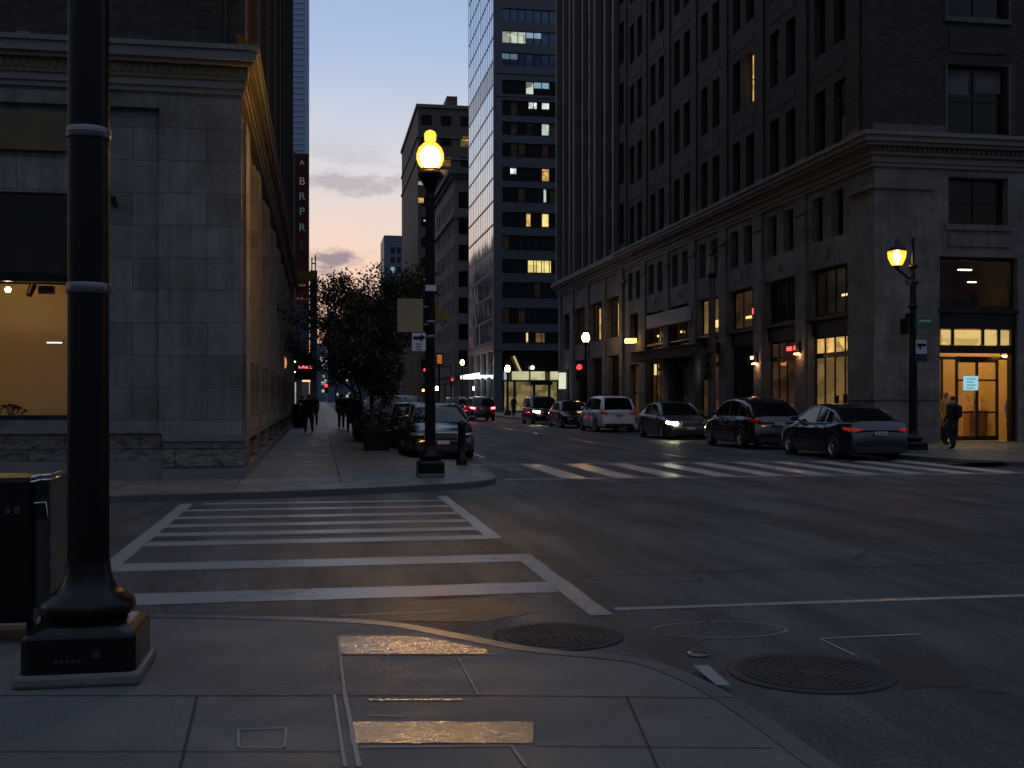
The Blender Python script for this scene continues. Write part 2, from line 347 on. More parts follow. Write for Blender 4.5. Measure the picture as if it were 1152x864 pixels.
# ------------------------------------------------------------------ facade tools
def facade(mb, O, U, Nn, u0, u1, z0, z1, holes, depth=.3, m=0):
    """vertical wall with rectangular openings and their reveals"""
    us = sorted({u0, u1, *[h[0] for h in holes], *[h[1] for h in holes]}); us = [u for u in us if u0 <= u <= u1]
    zs = sorted({z0, z1, *[h[2] for h in holes], *[h[3] for h in holes]}); zs = [z for z in zs if z0 <= z <= z1]
    P = lambda u, z, d=0: (O[0]+U[0]*u-Nn[0]*d, O[1]+U[1]*u-Nn[1]*d, z)
    for j in range(len(zs)-1):
        zc = (zs[j]+zs[j+1])/2; start = None
        row = [h for h in holes if h[2] < zc < h[3]]
        for i in range(len(us)-1):
            uc = (us[i]+us[i+1])/2
            solid = not any(h[0] < uc < h[1] for h in row)
            if solid and start is None: start = us[i]
            if start is not None and (not solid or i == len(us)-2):
                end = us[i] if not solid else us[i+1]
                if end > start: mb.quad(P(start, zs[j]), P(end, zs[j]), P(end, zs[j+1]), P(start, zs[j+1]), m)
                start = None
    for a, b, c, d in holes:
        mb.quad(P(a, c), P(b, c), P(b, c, depth), P(a, c, depth), m); mb.quad(P(a, d), P(b, d), P(b, d, depth), P(a, d, depth), m)
        mb.quad(P(a, c), P(a, d), P(a, d, depth), P(a, c, depth), m); mb.quad(P(b, c), P(b, d), P(b, d, depth), P(b, c, depth), m)
def fbox(mb, O, U, Nn, u0, u1, z0, z1, d0, d1, m=0):
    """box on a facade, d positive = outward"""
    x = [O[0]+U[0]*u+Nn[0]*d for u in (u0, u1) for d in (d0, d1)]; y = [O[1]+U[1]*u+Nn[1]*d for u in (u0, u1) for d in (d0, d1)]
    mb.box(min(x), max(x), min(y), max(y), z0, z1, m)
def window(parent, O, U, Nn, u0, u1, z0, z1, depth=.22, cols=2, rows=2, pane='glass', fr=.05, sill=None, frame='darkmetal', name='window', fdepth=.08, sash=None):
    mb = MB(); w = u1-u0; h = z1-z0
    fbox(mb, O, U, Nn, u0+.002, u0+fr, z0+.002, z1-.002, -depth-fdepth, -depth); fbox(mb, O, U, Nn, u1-fr, u1-.002, z0+.002, z1-.002, -depth-fdepth, -depth)
    fbox(mb, O, U, Nn, u0+fr, u1-fr, z0+.002, z0+fr, -depth-fdepth, -depth); fbox(mb, O, U, Nn, u0+fr, u1-fr, z1-fr, z1-.002, -depth-fdepth, -depth)
    b = fr*.35
    for c in range(1, cols):
        u = u0+w*c/cols; fbox(mb, O, U, Nn, u-b, u+b, z0+fr, z1-fr, -depth-fdepth*.9, -depth-.004)
    for r in range(1, rows):
        z = z0+h*r/rows; fbox(mb, O, U, Nn, u0+fr, u1-fr, z-b, z+b, -depth-fdepth*.8, -depth-.008)
    o = mb.build(name, frame, parent)
    pm = MB(); x = lambda u: (O[0]+U[0]*u-Nn[0]*(depth+fdepth*.6), O[1]+U[1]*u-Nn[1]*(depth+fdepth*.6))
    (ax, ay), (bx, by) = x(u0+.01), x(u1-.01)
    pm.quad((ax, ay, z0+.01), (bx, by, z0+.01), (bx, by, z1-.01), (ax, ay, z1-.01))
    pm.build('pane', pane, o)
    if sill:
        sm = MB(); fbox(sm, O, U, Nn, u0-.08, u1+.08, z0-.12, z0-.003, -.1, .09); sm.build('sill', sill, o)
    return o
def cornice(mb, O, U, Nn, u0, u1, prof, m=0, dent=None, ret=True):
    """stepped profile of (z0,z1,out)"""
    for z0, z1, out in prof:
        fbox(mb, O, U, Nn, u0-(out if ret else 0), u1+(out if ret else 0), z0, z1, -.05, out, m)
    if dent:
        z0, z1, out, step, w = dent; u = u0
        while u < u1:
            fbox(mb, O, U, Nn, u, u+w, z0, z1, 0, out, m); u += step

# ------------------------------------------------------------------ world, sky
def make_world():
    w = bpy.data.worlds.new('World'); sc.world = w; w.use_nodes = True; nt = w.node_tree; L = nt.links.new
    bg = nt.nodes['Background']
    sky = N(nt, 'ShaderNodeTexSky', sky_type='NISHITA'); sky.sun_disc = False
    sky.sun_elevation = R(1.0); sky.sun_rotation = R(-8); sky.altitude = 200; sky.air_density = 1.0; sky.dust_density = 1.5; sky.ozone_density = 2.0
    tc = N(nt, 'ShaderNodeTexCoord'); sx = N(nt, 'ShaderNodeSeparateXYZ'); L(tc.outputs['Generated'], sx.inputs[0])
    # twilight bands by elevation
    cr = N(nt, 'ShaderNodeValToRGB'); el = cr.color_ramp.elements
    stops = [(0.0, (.30, .16, .13)), (.02, (.95, .46, .30)), (.07, (1.0, .58, .42)), (.13, (.97, .72, .58)), (.20, (.76, .74, .77)), (.30, (.45, .59, .83)), (.45, (.32, .42, .62)), (1.0, (.32, .40, .56))]
    el[0].position, el[0].color = stops[0][0], c4(stops[0][1]); el[1].position, el[1].color = stops[-1][0], c4(stops[-1][1])
    for p, c in stops[1:-1]:
        e = el.new(p); e.color = c4(c)
    L(sx.outputs['Z'], cr.inputs[0])
    # the sky away from the afterglow is deeper blue
    cr2 = N(nt, 'ShaderNodeValToRGB'); el = cr2.color_ramp.elements
    el[0].position = 0; el[0].color = (.028, .036, .05, 1); el[1].position = 1; el[1].color = (.32, .40, .56, 1)
    e = el.new(.6); e.color = (.27, .34, .48, 1)
    e = el.new(.25); e.color = (.085, .105, .145, 1); L(sx.outputs['Z'], cr2.inputs[0])
    az = N(nt, 'ShaderNodeMapRange'); az.inputs[1].default_value = .1; az.inputs[2].default_value = .97; L(sx.outputs['Y'], az.inputs[0])
    mx = N(nt, 'ShaderNodeMix', data_type='RGBA'); L(az.outputs[0], mx.inputs[0]); L(cr2.outputs[0], mx.inputs[6]); L(cr.outputs[0], mx.inputs[7])
    # clouds: low flat ragged banks
    mp = N(nt, 'ShaderNodeMapping'); mp.inputs['Scale'].default_value = (1, 1, 3.2); mp.inputs['Location'].default_value = (.37, .0, .11); L(tc.outputs['Generated'], mp.inputs['Vector'])
    nz = N(nt, 'ShaderNodeTexNoise', Scale=5.5, Detail=9, Roughness=.58); L(mp.outputs[0], nz.inputs['Vector'])
    cm = N(nt, 'ShaderNodeMapRange', interpolation_type='SMOOTHSTEP'); cm.inputs[1].default_value = .535; cm.inputs[2].default_value = .66; L(nz.outputs['Fac'], cm.inputs[0])
    hm = N(nt, 'ShaderNodeMapRange', interpolation_type='SMOOTHSTEP'); hm.inputs[1].default_value = .24; hm.inputs[2].default_value = .15; L(sx.outputs['Z'], hm.inputs[0])
    mm = N(nt, 'ShaderNodeMath', operation='MULTIPLY'); L(cm.outputs[0], mm.inputs[0]); L(hm.outputs[0], mm.inputs[1])
    # two named banks placed by direction
    tot = mm.outputs[0]
    banks = [((400, 207), 60, 13, .5), ((380, 292), 30, 11, .95), ((366, 302), 26, 9, .8)]
    for (px, py), sxx, syy, k in banks:
        r = ray(px); v = Vector((SN+r*CS, CS-r*SN, (HZ-py)/F)).normalized()
        sb = N(nt, 'ShaderNodeVectorMath', operation='SUBTRACT'); L(tc.outputs['Generated'], sb.inputs[0]); sb.inputs[1].default_value = v
        sc_ = N(nt, 'ShaderNodeVectorMath', operation='MULTIPLY'); L(sb.outputs[0], sc_.inputs[0]); sc_.inputs[1].default_value = (F/sxx, F/sxx, F/syy)
        n2 = N(nt, 'ShaderNodeTexNoise', Scale=38, Detail=7, Roughness=.6); 
        mp2 = N(nt, 'ShaderNodeMapping'); mp2.inputs['Scale'].default_value = (1, 1, 2.4); L(tc.outputs['Generated'], mp2.inputs['Vector']); L(mp2.outputs[0], n2.inputs['Vector'])
        ln = N(nt, 'ShaderNodeVectorMath', operation='LENGTH'); L(sc_.outputs[0], ln.inputs[0])
        s1 = N(nt, 'ShaderNodeMath', operation='MULTIPLY_ADD'); L(n2.outputs['Fac'], s1.inputs[0]); s1.inputs[1].default_value = -3.2; L(ln.outputs['Value'], s1.inputs[2])
        r1 = N(nt, 'ShaderNodeMapRange', interpolation_type='SMOOTHSTEP'); r1.inputs[1].default_value = -.3; r1.inputs[2].default_value = -1.3; r1.inputs[3].default_value = 0; r1.inputs[4].default_value = k; L(s1.outputs[0], r1.inputs[0])
        mxm = N(nt, 'ShaderNodeMath', operation='MAXIMUM'); L(tot, mxm.inputs[0]) if False else None
        ad = N(nt, 'ShaderNodeMath', operation='MAXIMUM'); L(tot, ad.inputs[0]); L(r1.outputs[0], ad.inputs[1]); tot = ad.outputs[0]
    cl = N(nt, 'ShaderNodeMath', operation='MULTIPLY', use_clamp=True); L(tot, cl.inputs[0]); cl.inputs[1].default_value = .9
    mc = N(nt, 'ShaderNodeMix', data_type='RGBA'); L(cl.outputs[0], mc.inputs[0]); L(mx.outputs[2], mc.inputs[6]); mc.inputs[7].default_value = (.24, .21, .29, 1)
    # Nishita light on top
    sk = N(nt, 'ShaderNodeVectorMath', operation='SCALE'); L(sky.outputs[0], sk.inputs[0]); sk.inputs['Scale'].default_value = .01
    fin = N(nt, 'ShaderNodeVectorMath', operation='ADD'); L(mc.outputs[2], fin.inputs[0]); L(sk.outputs[0], fin.inputs[1])
    L(fin.outputs[0], bg.inputs['Color']); bg.inputs['Strength'].default_value = .92
    s = bpy.data.lights.new('sun', 'SUN'); s.energy = .03; s.angle = R(6); s.color = (1, .6, .4)
    so = bpy.data.objects.new('sun', s); COL.objects.link(so)
    d = Vector((math.sin(R(-8)), math.cos(R(-8)), math.tan(R(1.0)))); so.rotation_euler = d.to_track_quat('Z', 'Y').to_euler()
make_world()

# ------------------------------------------------------------------ ground, kerbs, markings
SW = .10   # far sidewalk height
XL, XR = -1.41, 18.3
YA = 21.3; YR = 34.5
CURB_R = 15.1
g = MB(); g.quad((-700, -60, 0), (700, -60, 0), (700, 1800, 0), (-700, 1800, 0)); struct('road', g, 'asphalt')

def walk(name, pts, h, mat, kw=.16, outer=None, kmat='kerb'):
    """sidewalk slab; outer = indices range of points which carry a granite kerb"""
    a = MB(); a.extrude(pts, 0, h); o = struct(name, a, mat)
    k = MB(); path = outer
    rows = []
    n = len(path)
    offs = []
    for i, p in enumerate(path):
        q0 = Vector(path[max(0, i-1)]); q1 = Vector(path[min(n-1, i+1)]); d = (q1-q0).normalized(); nn = Vector((-d.y, d.x))
        offs.append(nn)
    A = [(p[0], p[1]) for p in path]; B = [(p[0]+offs[i].x*kw, p[1]+offs[i].y*kw) for i, p in enumerate(path)]
    for i in range(n-1):
        zt = h+.004
        k.quad((*A[i], zt), (*A[i+1], zt), (*B[i+1], zt), (*B[i], zt))
        e = .004
        fa = [(A[j][0]-offs[j].x*e, A[j][1]-offs[j].y*e) for j in (i, i+1)]
        k.quad((*fa[0], 0), (*fa[1], 0), (*fa[1], zt), (*fa[0], zt))
        k.quad((*fa[0], zt), (*fa[1], zt), (*A[i+1], zt), (*A[i], zt))
    struct('kerb', k, kmat)
    return o
def smooth(pts, n=6):
    out = []
    P = [pts[0]]+pts+[pts[-1]]
    for i in range(1, len(P)-2):
        for t in range(n):
            t /= n; p0, p1, p2, p3 = P[i-1], P[i], P[i+1], P[i+2]
            out.append(tuple(.5*((2*p1[k])+(-p0[k]+p2[k])*t+(2*p0[k]-5*p1[k]+4*p2[k]-p3[k])*t*t+(-p0[k]+3*p1[k]-3*p2[k]+p3[k])*t**3) for k in (0, 1)))
    out.append(pts[-1]); return out
# left far block (kerb to the right/front -> interior must be on the left of the path direction)
cl = [(-40, 17.7), (-8, 17.75)]+smooth([(-3.05, 17.8), (-.4, 18.3), (1.93, 19.2), (2.98, 20.0), (3.38, 21.3), (3.5, 24.8), (3.2, 26.4), (2.35, 28.0), (2.15, 29.2)])+[(2.15, 400)]
lw = walk('sidewalk_left_block', cl+[(-40, 400)], SW, 'walk', outer=cl)
# right far block
cr_ = [(CURB_R, 400), (CURB_R, 28.5)]+smooth([(15.12, 27.2), (15.5, 25.2), (16.4, 23.2), (18.2, 22.2), (20.5, 21.9)])+[(70, 21.9)]
walk('sidewalk_right_block', cr_+[(70, 400)], SW, 'walk', outer=cr_)
# near corner
NH = .035
cn = [(2.3, -20), (2.22, 3.0)]+smooth([G(930, 864), G(862, 815), G(800, 777), G(745, 754), G(700, 745), G(600, 735), G(520, 720), G(440, 706), G(330, 700), G(180, 697)])+[(-4.5, 7.9), (-40, 7.9)]
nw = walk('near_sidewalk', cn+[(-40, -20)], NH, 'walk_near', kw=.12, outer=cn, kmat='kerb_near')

def strip(mb, p, q, w, z, m=0):
    p, q = Vector(p), Vector(q); d = (q-p).normalized(); n = Vector((-d.y, d.x))*w/2
    mb.quad((p.x+n.x, p.y+n.y, z), (q.x+n.x, q.y+n.y, z), (q.x-n.x, q.y-n.y, z), (p.x-n.x, p.y-n.y, z), m)
def gs(px, py): return G(px, py, NH)
# joints of the near sidewalk
j = MB()
for a, b, w in [((0, 783), (560, 783), .012), ((560, 783), (835, 786), .010), ((222, 783), (203, 864), .014), ((705, 784), (740, 864), .01), ((0, 846), (205, 846), .008), ((205, 846), (385, 846), .008), ((600, 840), (870, 842), .008)]:
    strip(j, gs(*a), gs(*b), w, NH+.004)
jo = j.build('expansion_joint', 'joint'); jo['kind'] = 'structure'
j = MB()
for a, b, w in [((380, 716), (388, 783), .016), ((388, 783), (404, 864), .022), ((376, 783), (388, 864), .016), ((516, 742), (538, 783), .012), ((268, 822), (268, 842), .012), ((268, 822), (322, 820), .01), ((322, 820), (320, 842), .012), ((268, 842), (320, 842), .01),
                ((403, 842), (575, 840), .014), ((575, 840), (592, 864), .016), ((380, 716), (405, 714), .02), ((380, 737), (560, 737), .012), ((415, 806), (455, 807), .012), ((384, 693), (384, 693.5), .01)]:
    strip(j, gs(*a), gs(*b), w, NH+.007)
jo = j.build('sealant_line', 'jointlight'); jo['kind'] = 'structure'
# pitted strips of paving
pm = MB()
rg = random.Random(9)
def ragged(x0, x1, ya, yb, z, e=1.6, right=None):
    top = []; bot = []
    n = 150
    for i in range(n+1):
        t_ = i/n; x_ = x0+(x1-x0)*t_
        top.append((x_+rg.uniform(-.3, .3), ya+rg.uniform(-e, e)+(right or 0)*max(0, t_-.45)**1.5)); bot.append((x_+rg.uniform(-.3, .3), yb+rg.uniform(-.4, .4)))
    for i in range(n): pm.quad((*gs(*bot[i]), z), (*gs(*bot[i+1]), z), (*gs(*top[i+1]), z), (*gs(*top[i]), z))
ragged(382, 548, 716, 736.5, NH+.004, .5, 38); ragged(394, 600, 813, 837, NH+.005, .9)
ragged(415, 520, 787, 789, NH+.005, .6)
p_ = pm.build('pitted_paving', 'patch'); p_['kind'] = 'structure'
# far sidewalk joints
j = MB()
for y in [19.9, 24.0, 28.5, 33, 38, 43, 49, 56, 64]: strip(j, (XL, y), (2.0, y), .02, SW+.004)
for x in [-3.3]: strip(j, (x, 18.2), (x, YA), .02, SW+.004)
strip(j, (.4, 19.9), (.4, 110), .02, SW+.004)
strip(j, G(262, 558), (XL-.0, YA), .02, SW+.004)
for y in [26, 30, 34, 38, 43, 49]: strip(j, (15.35, y), (XR, y), .02, SW+.004)
jo = j.build('expansion_joint', 'joint'); jo['kind'] = 'structure'

# road markings
def mark(name, rects, mat='line', z=.004):
    mb = MB()
    for x0, x1, y0, y1 in rects:
        # broken into short pieces with slightly uneven edges
        lx, ly = x1-x0, y1-y0; n = max(1, int(max(lx, ly)/.35)); rng = random.Random(int(x0*91+y0*37)); e = .008
        A = []; B = []
        for i in range(n+1):
            t = i/n
            if lx > ly: A.append((x0+lx*t, y0+rng.uniform(-e, e))); B.append((x0+lx*t, y1+rng.uniform(-e, e)))
            else: A.append((x0+rng.uniform(-e, e), y0+ly*t)); B.append((x1+rng.uniform(-e, e), y0+ly*t))
        for i in range(n): mb.quad((*A[i], z), (*A[i+1], z), (*B[i+1], z), (*B[i], z))
    return struct(name, mb, mat)
ys = [(17.3, .24), (16.35, .28), (15.35, .32), (14.4, .34), (13.5, .36), (12.65, .38), (10.95, .50), (9.2, .52)]
mark('crosswalk_stripes', [(-1.855 if y < 17.3 else -1.7, 1.895 if y > 12 else 1.955, y-w/2, y+w/2) for y, w in ys])
mark('crosswalk_border', [(-2.04, -1.86, 8.9, 17.4), (1.90, 2.07, 12.5, 18.1), (1.96, 2.14, 7.95, 11.2)])
mark('stop_line', [(2.21, 5.9, 8.1, 8.21), (5.9, 13.0, 8.14, 8.25)], 'line')
xs = [3.75+1.06*i for i in range(11)]
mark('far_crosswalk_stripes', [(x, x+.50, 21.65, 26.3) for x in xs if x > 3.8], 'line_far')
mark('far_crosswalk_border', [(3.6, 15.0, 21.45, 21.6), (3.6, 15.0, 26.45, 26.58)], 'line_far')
mark('lane_line', [(9.72, 9.82, 28.5, 62), (9.72, 9.82, 66, 110)], 'line_worn')
mark('parking_line', [(4.35, 4.45, 29.5, 75), (12.55, 12.63, 30, 90)], 'line_worn')
mark('utility_marks', [])if False else None
u = MB()
ring = [G(735+150*(.5-.5*math.cos(t)), 709-9*math.sin(t)) for t in [2*math.pi*k/40 for k in range(40)]]
for k in range(36): strip(u, ring[k], ring[k+1], .018, .004)
for a, b, w in [((922, 719), (1035, 714), .03), ((922, 719), (962, 738), .02), ((384, 693), (512, 688), .022)]: strip(u, G(*a), G(*b), w, .005)
struct('utility_mark', u, 'line')
s_ = MB()
strip(s_, (-3, 13.05), (30, 14.5), .025, .003); strip(s_, (-9, 12.0), (-2.2, 12.15), .025, .003); strip(s_, (8, 3), (7.1, 8.05), .02, .003)
strip(s_, (2.3, 9.7), (30, 10.6), .02, .003); strip(s_, G(500, 556), G(1152, 566), .02, .003)
struct('asphalt_seam', s_, 'joint')
# darker trench repair patches
pt = MB()
pt.poly([(*G(*p), .003) for p in [(985, 737), (1060, 738), (1090, 772), (1020, 775)]]); pt.poly([(*G(*p), .003) for p in [(380, 699), (470, 676), (560, 672), (600, 690), (540, 700)]])
struct('asphalt_patch', pt, pbr('asphalt_repair', (.022, .022, .024), .5, bump=.6, bscale=70, var=.3))
# white painted kerb piece + small plate
k = MB(); A = [G(780, 757), G(797, 757), G(822, 780), G(806, 780)]
k.poly([(x, y, NH+.010) for x, y in A]); struct('kerb_paint', k, 'line')

def manhole(px, py, r, label):
    x, y = G(px, py); t = thing('manhole_cover', label, 'manhole cover', (x, y, .004))
    m = MB(); z = .008
    m.lathe([(r, .004), (r, z), (r-.05, z)], x, y, 40, cap=False); m.build('rim_ring', 'iron', t)
    c = MB(); c.lathe([(r-.05, z-.002), (r-.055, z), (.02, z+.002)], x, y, 40)
    rr = r-.09
    while rr > .05:
        n = max(5, int(2*math.pi*rr/.055)); ph = random.random()
        for i in range(n):
            a = 2*math.pi*(i+ph)/n; b = a+2*math.pi/n*.8
            pts = [(x+(rr+e)*math.cos(q), y+(rr+e)*math.sin(q)) for q, e in ((a, -.018), (b, -.018), (b, .018), (a, .018))]
            c.extrude(pts, z, z+.005)
        rr -= .05
    c.build('lid', 'iron', t)
manhole(628, 716, .44, 'cast iron manhole cover at the kerb beside the crosswalk, glinting gold')
manhole(912, 757, .48, 'wide dark cast iron manhole cover in the road at lower right')
x, y = G(785, 737); m = MB(); m.lathe([(.07, .004), (.07, .012), (.062, .018), (.02, .02)], x, y, 24)
tag(m.build('valve_cover', 'steel'), 'small pale round valve cover at the near kerb corner', 'valve cover')
x, y = G(1098, 519, SW); m = MB(); m.lathe([(.62, SW+.004), (.62, SW+.012), (.5, SW+.014)], x, y, 32)
tag(m.build('grate_cover', 'iron'), 'dark round cover in the sidewalk before the corner entrance', 'manhole cover')

# ------------------------------------------------------------------ left stone building
def left_building():
    t = thing('stone_corner_building', 'grey stone corner building with a moulded cornice and ochre lit shop window', 'building', (XL, YA, 0))
    O = (XL, YA); U = (-1, 0); NN = (0, -1)   # front, u to the left
    zc0, zc1 = 7.25, 8.10
    up = 3.16                                # shop panel starts
    w = MB()
    # front: pier, recessed bay
    uP = XL-XatY(179, YA); uS = XL-XatY(80, YA)
    facade(w, O, U, NN, 0, uP, .95, zc0, [], m=0)
    O2 = (XL, YA+.12)
    facade(w, O2, U, NN, uP, 16, 1.0, 6.95, [(uS, 9.5, 1.2, 3.82), (uS, 9.5, 3.9, 5.35)], .3, 0)
    fbox(w, O, U, NN, uP-.1, uP-.002, .95, 6.95, -.125, -.002); fbox(w, O, U, NN, uP, 16, 6.95, zc0, -.14, 0)
    # side wall
    Os = (XL-.0, YA); Us = (0, 1); Ns = (1, 0)
    holes = []
    bays = [YA+.9+4.6*i for i in range(9)]
    for b in bays: holes.append((b-YA+.9, b-YA+3.5, .95, 6.6))
    L = 62.5-YA
    facade(w, (XL-.12, YA), Us, Ns, 0, L, .95, zc0, holes, .35, 0)
    for i, b in enumerate(bays+[bays[-1]+4.6]):
        fbox(w, (XL-.12, YA), Us, Ns, b-YA-.85 if i else .012, b-YA+.55, .951, 6.9, -.01, .12)
        fbox(w, (XL-.12, YA), Us, Ns, b-YA-.7 if i else .15, b-YA+.40, .951, 6.8, .119, .2)
    w.box(XL-16, XL-16.01, YA, 62.5, 0, zc0); w.box(XL-16, XL-.12, 62.49, 62.5, 0, zc0)
    w.build('stone_wall', 'stoneA', t)
    # plinth
    p = MB()
    fbox(p, O, U, NN, -.055, uP-.08, .30, .80, -.1, .05); fbox(p, (XL, YA), Us, Ns, .11, 1.4, .30, .80, -.3, .06)
    fbox(p, O, U, NN, uP-.08, 16, .45, .95, -.3, -.12+.03)
    for b in bays: fbox(p, (XL, YA), Us, Ns, b-YA-.85+4.6, b-YA+.6+4.6, .3, .8, -.3, .04)
    for b in bays: fbox(p, (XL-.12, YA), Us, Ns, b-YA+.6, b-YA+3.74, .3, .8, -.1, .03)
    p.build('rusticated_plinth', 'rock', t)
    p = MB()
    fbox(p, O, U, NN, -.06, uP-.06, SW, .295, -.1, .07); fbox(p, O, U, NN, -.05, uP-.06, .805, .95, -.1, .08); fbox(p, O, U, NN, uP-.06, 16, SW, .445, -.3, -.06); fbox(p, O, U, NN, uP-.06, 16, .955, 1.05, -.3, -.05)
    fbox(p, (XL, YA), Us, Ns, .11, L, SW, .295, -.2, .07); fbox(p, (XL, YA), Us, Ns, .11, L, .805, .95, -.2, .06)
    p.build('base_moulding', 'trim', t)
    c = MB()
    prof = [(zc0, zc0+.10, .05), (zc0+.101, zc0+.24, .09), (zc0+.50, zc0+.58, .22), (zc0+.581, zc0+.76, .29), (zc0+.761, zc0+.85, .33)]
    for z0, z1, out in prof:
        c.box(XL-16.5, XL+out, YA-out, YA+.3, z0, z1); c.box(XL-.4, XL+out-.001, YA+.3, 62.5, z0, z1)
    c.build('cornice', 'trim', t)
    fz = MB(); fz.box(XL-16.5, XL+.12, YA-.12, YA+.3, zc0+.241, zc0+.499); fz.box(XL-.4, XL+.119, YA+.3, 62.5, zc0+.241, zc0+.499)
    uu = 0
    while uu < 16:
        fbox(fz, O, U, NN, uu, uu+.06, zc0+.32, zc0+.44, .11, .145); uu += .13
    uu = 0.3
    while uu < L:
        fbox(fz, (XL, YA), Us, Ns, uu, uu+.08, zc0+.32, zc0+.44, .11, .145); uu += .22
    fz.build('carved_frieze', 'trimwarm', t)
    # upper brick storeys
    b = MB(); zu = zc1
    hol = []
    for i in range(4):
        u0 = uS+.1+i*3.2 if i else uS-.02
        for k in range(5): hol.append((2.9+i*3.3, 2.9+i*3.3+2.4, 8.95+3.9*k, 11.1+3.9*k))
    facade(b, (XL-.1, YA+.1), U, NN, 0, 16, zu, 34, hol, .3)
    sh = []
    for i in range(8):
        for k in range(6): sh.append((1.6+5*i, 3.1+5*i, 9.2+3.9*k, 11.5+3.9*k))
    facade(b, (XL-.1, YA+.1), Us, Ns, 0, L, zu, 34, sh, .3)
    for i in range(9): fbox(b, (XL-.1, YA+.1), Us, Ns, 5*i+.0, 5*i+.5, zu+.3, 33, 0, .16); fbox(b, (XL-.1, YA+.1), Us, Ns, 5*i+4.2, 5*i+4.7, zu+.3, 33, 0, .16) if i < 8 else None
    b.box(XL-16, XL-.1, 62.4, 62.5, zu, 34); b.box(XL-16.01, XL-16, YA, 62.5, zu, 34)
    b.quad((XL-16, YA+.1, 34), (XL-.1, YA+.1, 34), (XL-.1, 62.5, 34), (XL-16, 62.5, 34))
    b.build('brick_wall', 'brickA', t)
    p = MB(); p.tube((XL-.3, YA+.02, zu), (XL-.3, YA+.02, 33), .045); p.build('drain_pipe', 'darkmetal', t)
    p = MB(); p.box(XL-3.95, XL-3.72, YA-.04, YA+.09, zu+.03, zu+.12); p.build('vent', 'steel', t)
    for h in hol[:12]: window(t, (XL-.1, YA+.1), U, NN, *h, cols=2, rows=2, fr=.07)
    for h in sh: window(t, (XL-.1, YA+.1), Us, Ns, *h, cols=1, rows=2)
    # ground floor side windows
    for h in holes: window(t, (XL-.12, YA), Us, Ns, *h, depth=.25, cols=2, rows=3, pane='glass', fr=.07)
    # shop window
    xs0, xs1 = XL-9.5, XL-uS
    fr = MB()
    for a, bb in ((1.2, 1.29), (3.74, 3.82)): fr.box(xs0, xs1, YA+.22, YA+.34, a, bb)
    for a in (xs0, xs0+2.2, xs1-.07): fr.box(a, a+.07, YA+.22, YA+.34, 1.29, 3.74)
    s = fr.build('shop_window', 'darkmetal', t)
    q = MB(); q.quad((xs0, YA+.30, 1.25), (xs1, YA+.30, 1.25), (xs1, YA+.30, 3.8), (xs0, YA+.30, 3.8)); q.build('pane', 'clear', s)
    rm = MB(); y0, y1 = YA+.42, YA+2.6
    rm.quad((xs0-1, y1, .9), (xs1+.6, y1, .9), (xs1+.6, y1, 4.3), (xs0-1, y1, 4.3))
    rm.quad((xs1+.55, y0, .9), (xs1+.55, y1, .9), (xs1+.55, y1, 4.3), (xs1+.55, y0, 4.3)); rm.quad((xs0-1, y0, .9), (xs0-1, y1, .9), (xs0-1, y1, 4.3), (xs0-1, y0, 4.3))
    rm.quad((xs0-1, y0, 4.3), (xs1+.6, y0, 4.3), (xs1+.6, y1, 4.3), (xs0-1, y1, 4.3)); rm.quad((xs0-1, y0, .9), (xs1+.6, y0, .9), (xs1+.6, y1, .9), (xs0-1, y1, .9))
    rm.build('display_room', 'warmwall', t)
    # track with two heads and a strip of lamps in the soffit
    tr = MB(); tr.box(xs0, xs1, YA+1.2, YA+1.25, 3.78, 3.82); tk = tr.build('light_track', 'black', t)
    sp = MB(); bx = XatY(9, YA+1.2); sp.sphere((bx, YA+1.2, Z(326, bx, YA+1.2)), .05); sp.build('spot_bulb', emis('spot_bulb', (1, .72, .32), 120), tk)
    for px in (36,):
        bx = XatY(px, YA+1.2); h = MB(); h.tube((bx, YA+1.2, 3.80), (bx-.02, YA+1.15, 3.68), .012); h.tube((bx+.02, YA+1.2, 3.76), (bx-.03, YA+1.1, 3.56), .07, .06, 14); h.box(bx+.12, bx+.4, YA+1.15, YA+1.3, 3.6, 3.75); h.build('spot_head', 'black', tk)
    for k in range(3):
        a = MB(); ax = xs1-1.2-2.0*k; a.box(ax-.35, ax+.35, YA+.55, YA+.75, 4.2, 4.28); a.build('soffit_lamp', emis('soffit_lamp', (1, .72, .33), 8.5), tk)
    bx = XatY(61, YA+1.9); m_ = MB(); m_.box(bx-.14, bx+.14, YA+1.9, YA+1.93, 2.69, 2.71); m_.build('tube_reflection', emis('tube_reflection_glow', (1, .85, .6), 3), tk)  # glowing bar in the room stands in for a tube reflected in the pane
    # dark panel above the window, awning, ochre sign panel, grey band
    aw = MB()
    xo = XL-uS-.02
    aw.poly([(xo, YA-.55, 3.82), (xo, YA+.1, 5.28), (xo, YA+.1, 3.82)]); aw.poly([(XL-9.6, YA-.55, 3.82), (XL-9.6, YA+.1, 5.28), (XL-9.6, YA+.1, 3.82)])
    aw.quad((XL-9.6, YA-.55, 3.82), (xo, YA-.55, 3.82), (xo, YA+.1, 5.3), (XL-9.6, YA+.1, 5.3)); aw.quad((XL-9.6, YA-.55, 3.82), (xo, YA-.55, 3.82), (xo, YA-.55, 3.66), (XL-9.6, YA-.55, 3.66))
    aw.build('awning', 'blackmatt', t)
    gp = MB(); gp.box(XL-9.5, xo+.0, YA+.03, YA+.12, 6.1, 6.78); gp.build('ochre_panel', pbr('ochre_panel', (.10, .065, .025), .6), t)
    gp = MB(); x0, x1 = XatY(0, YA)-6, XatY(78, YA); 
    gp.build('x', 'black') if False else None
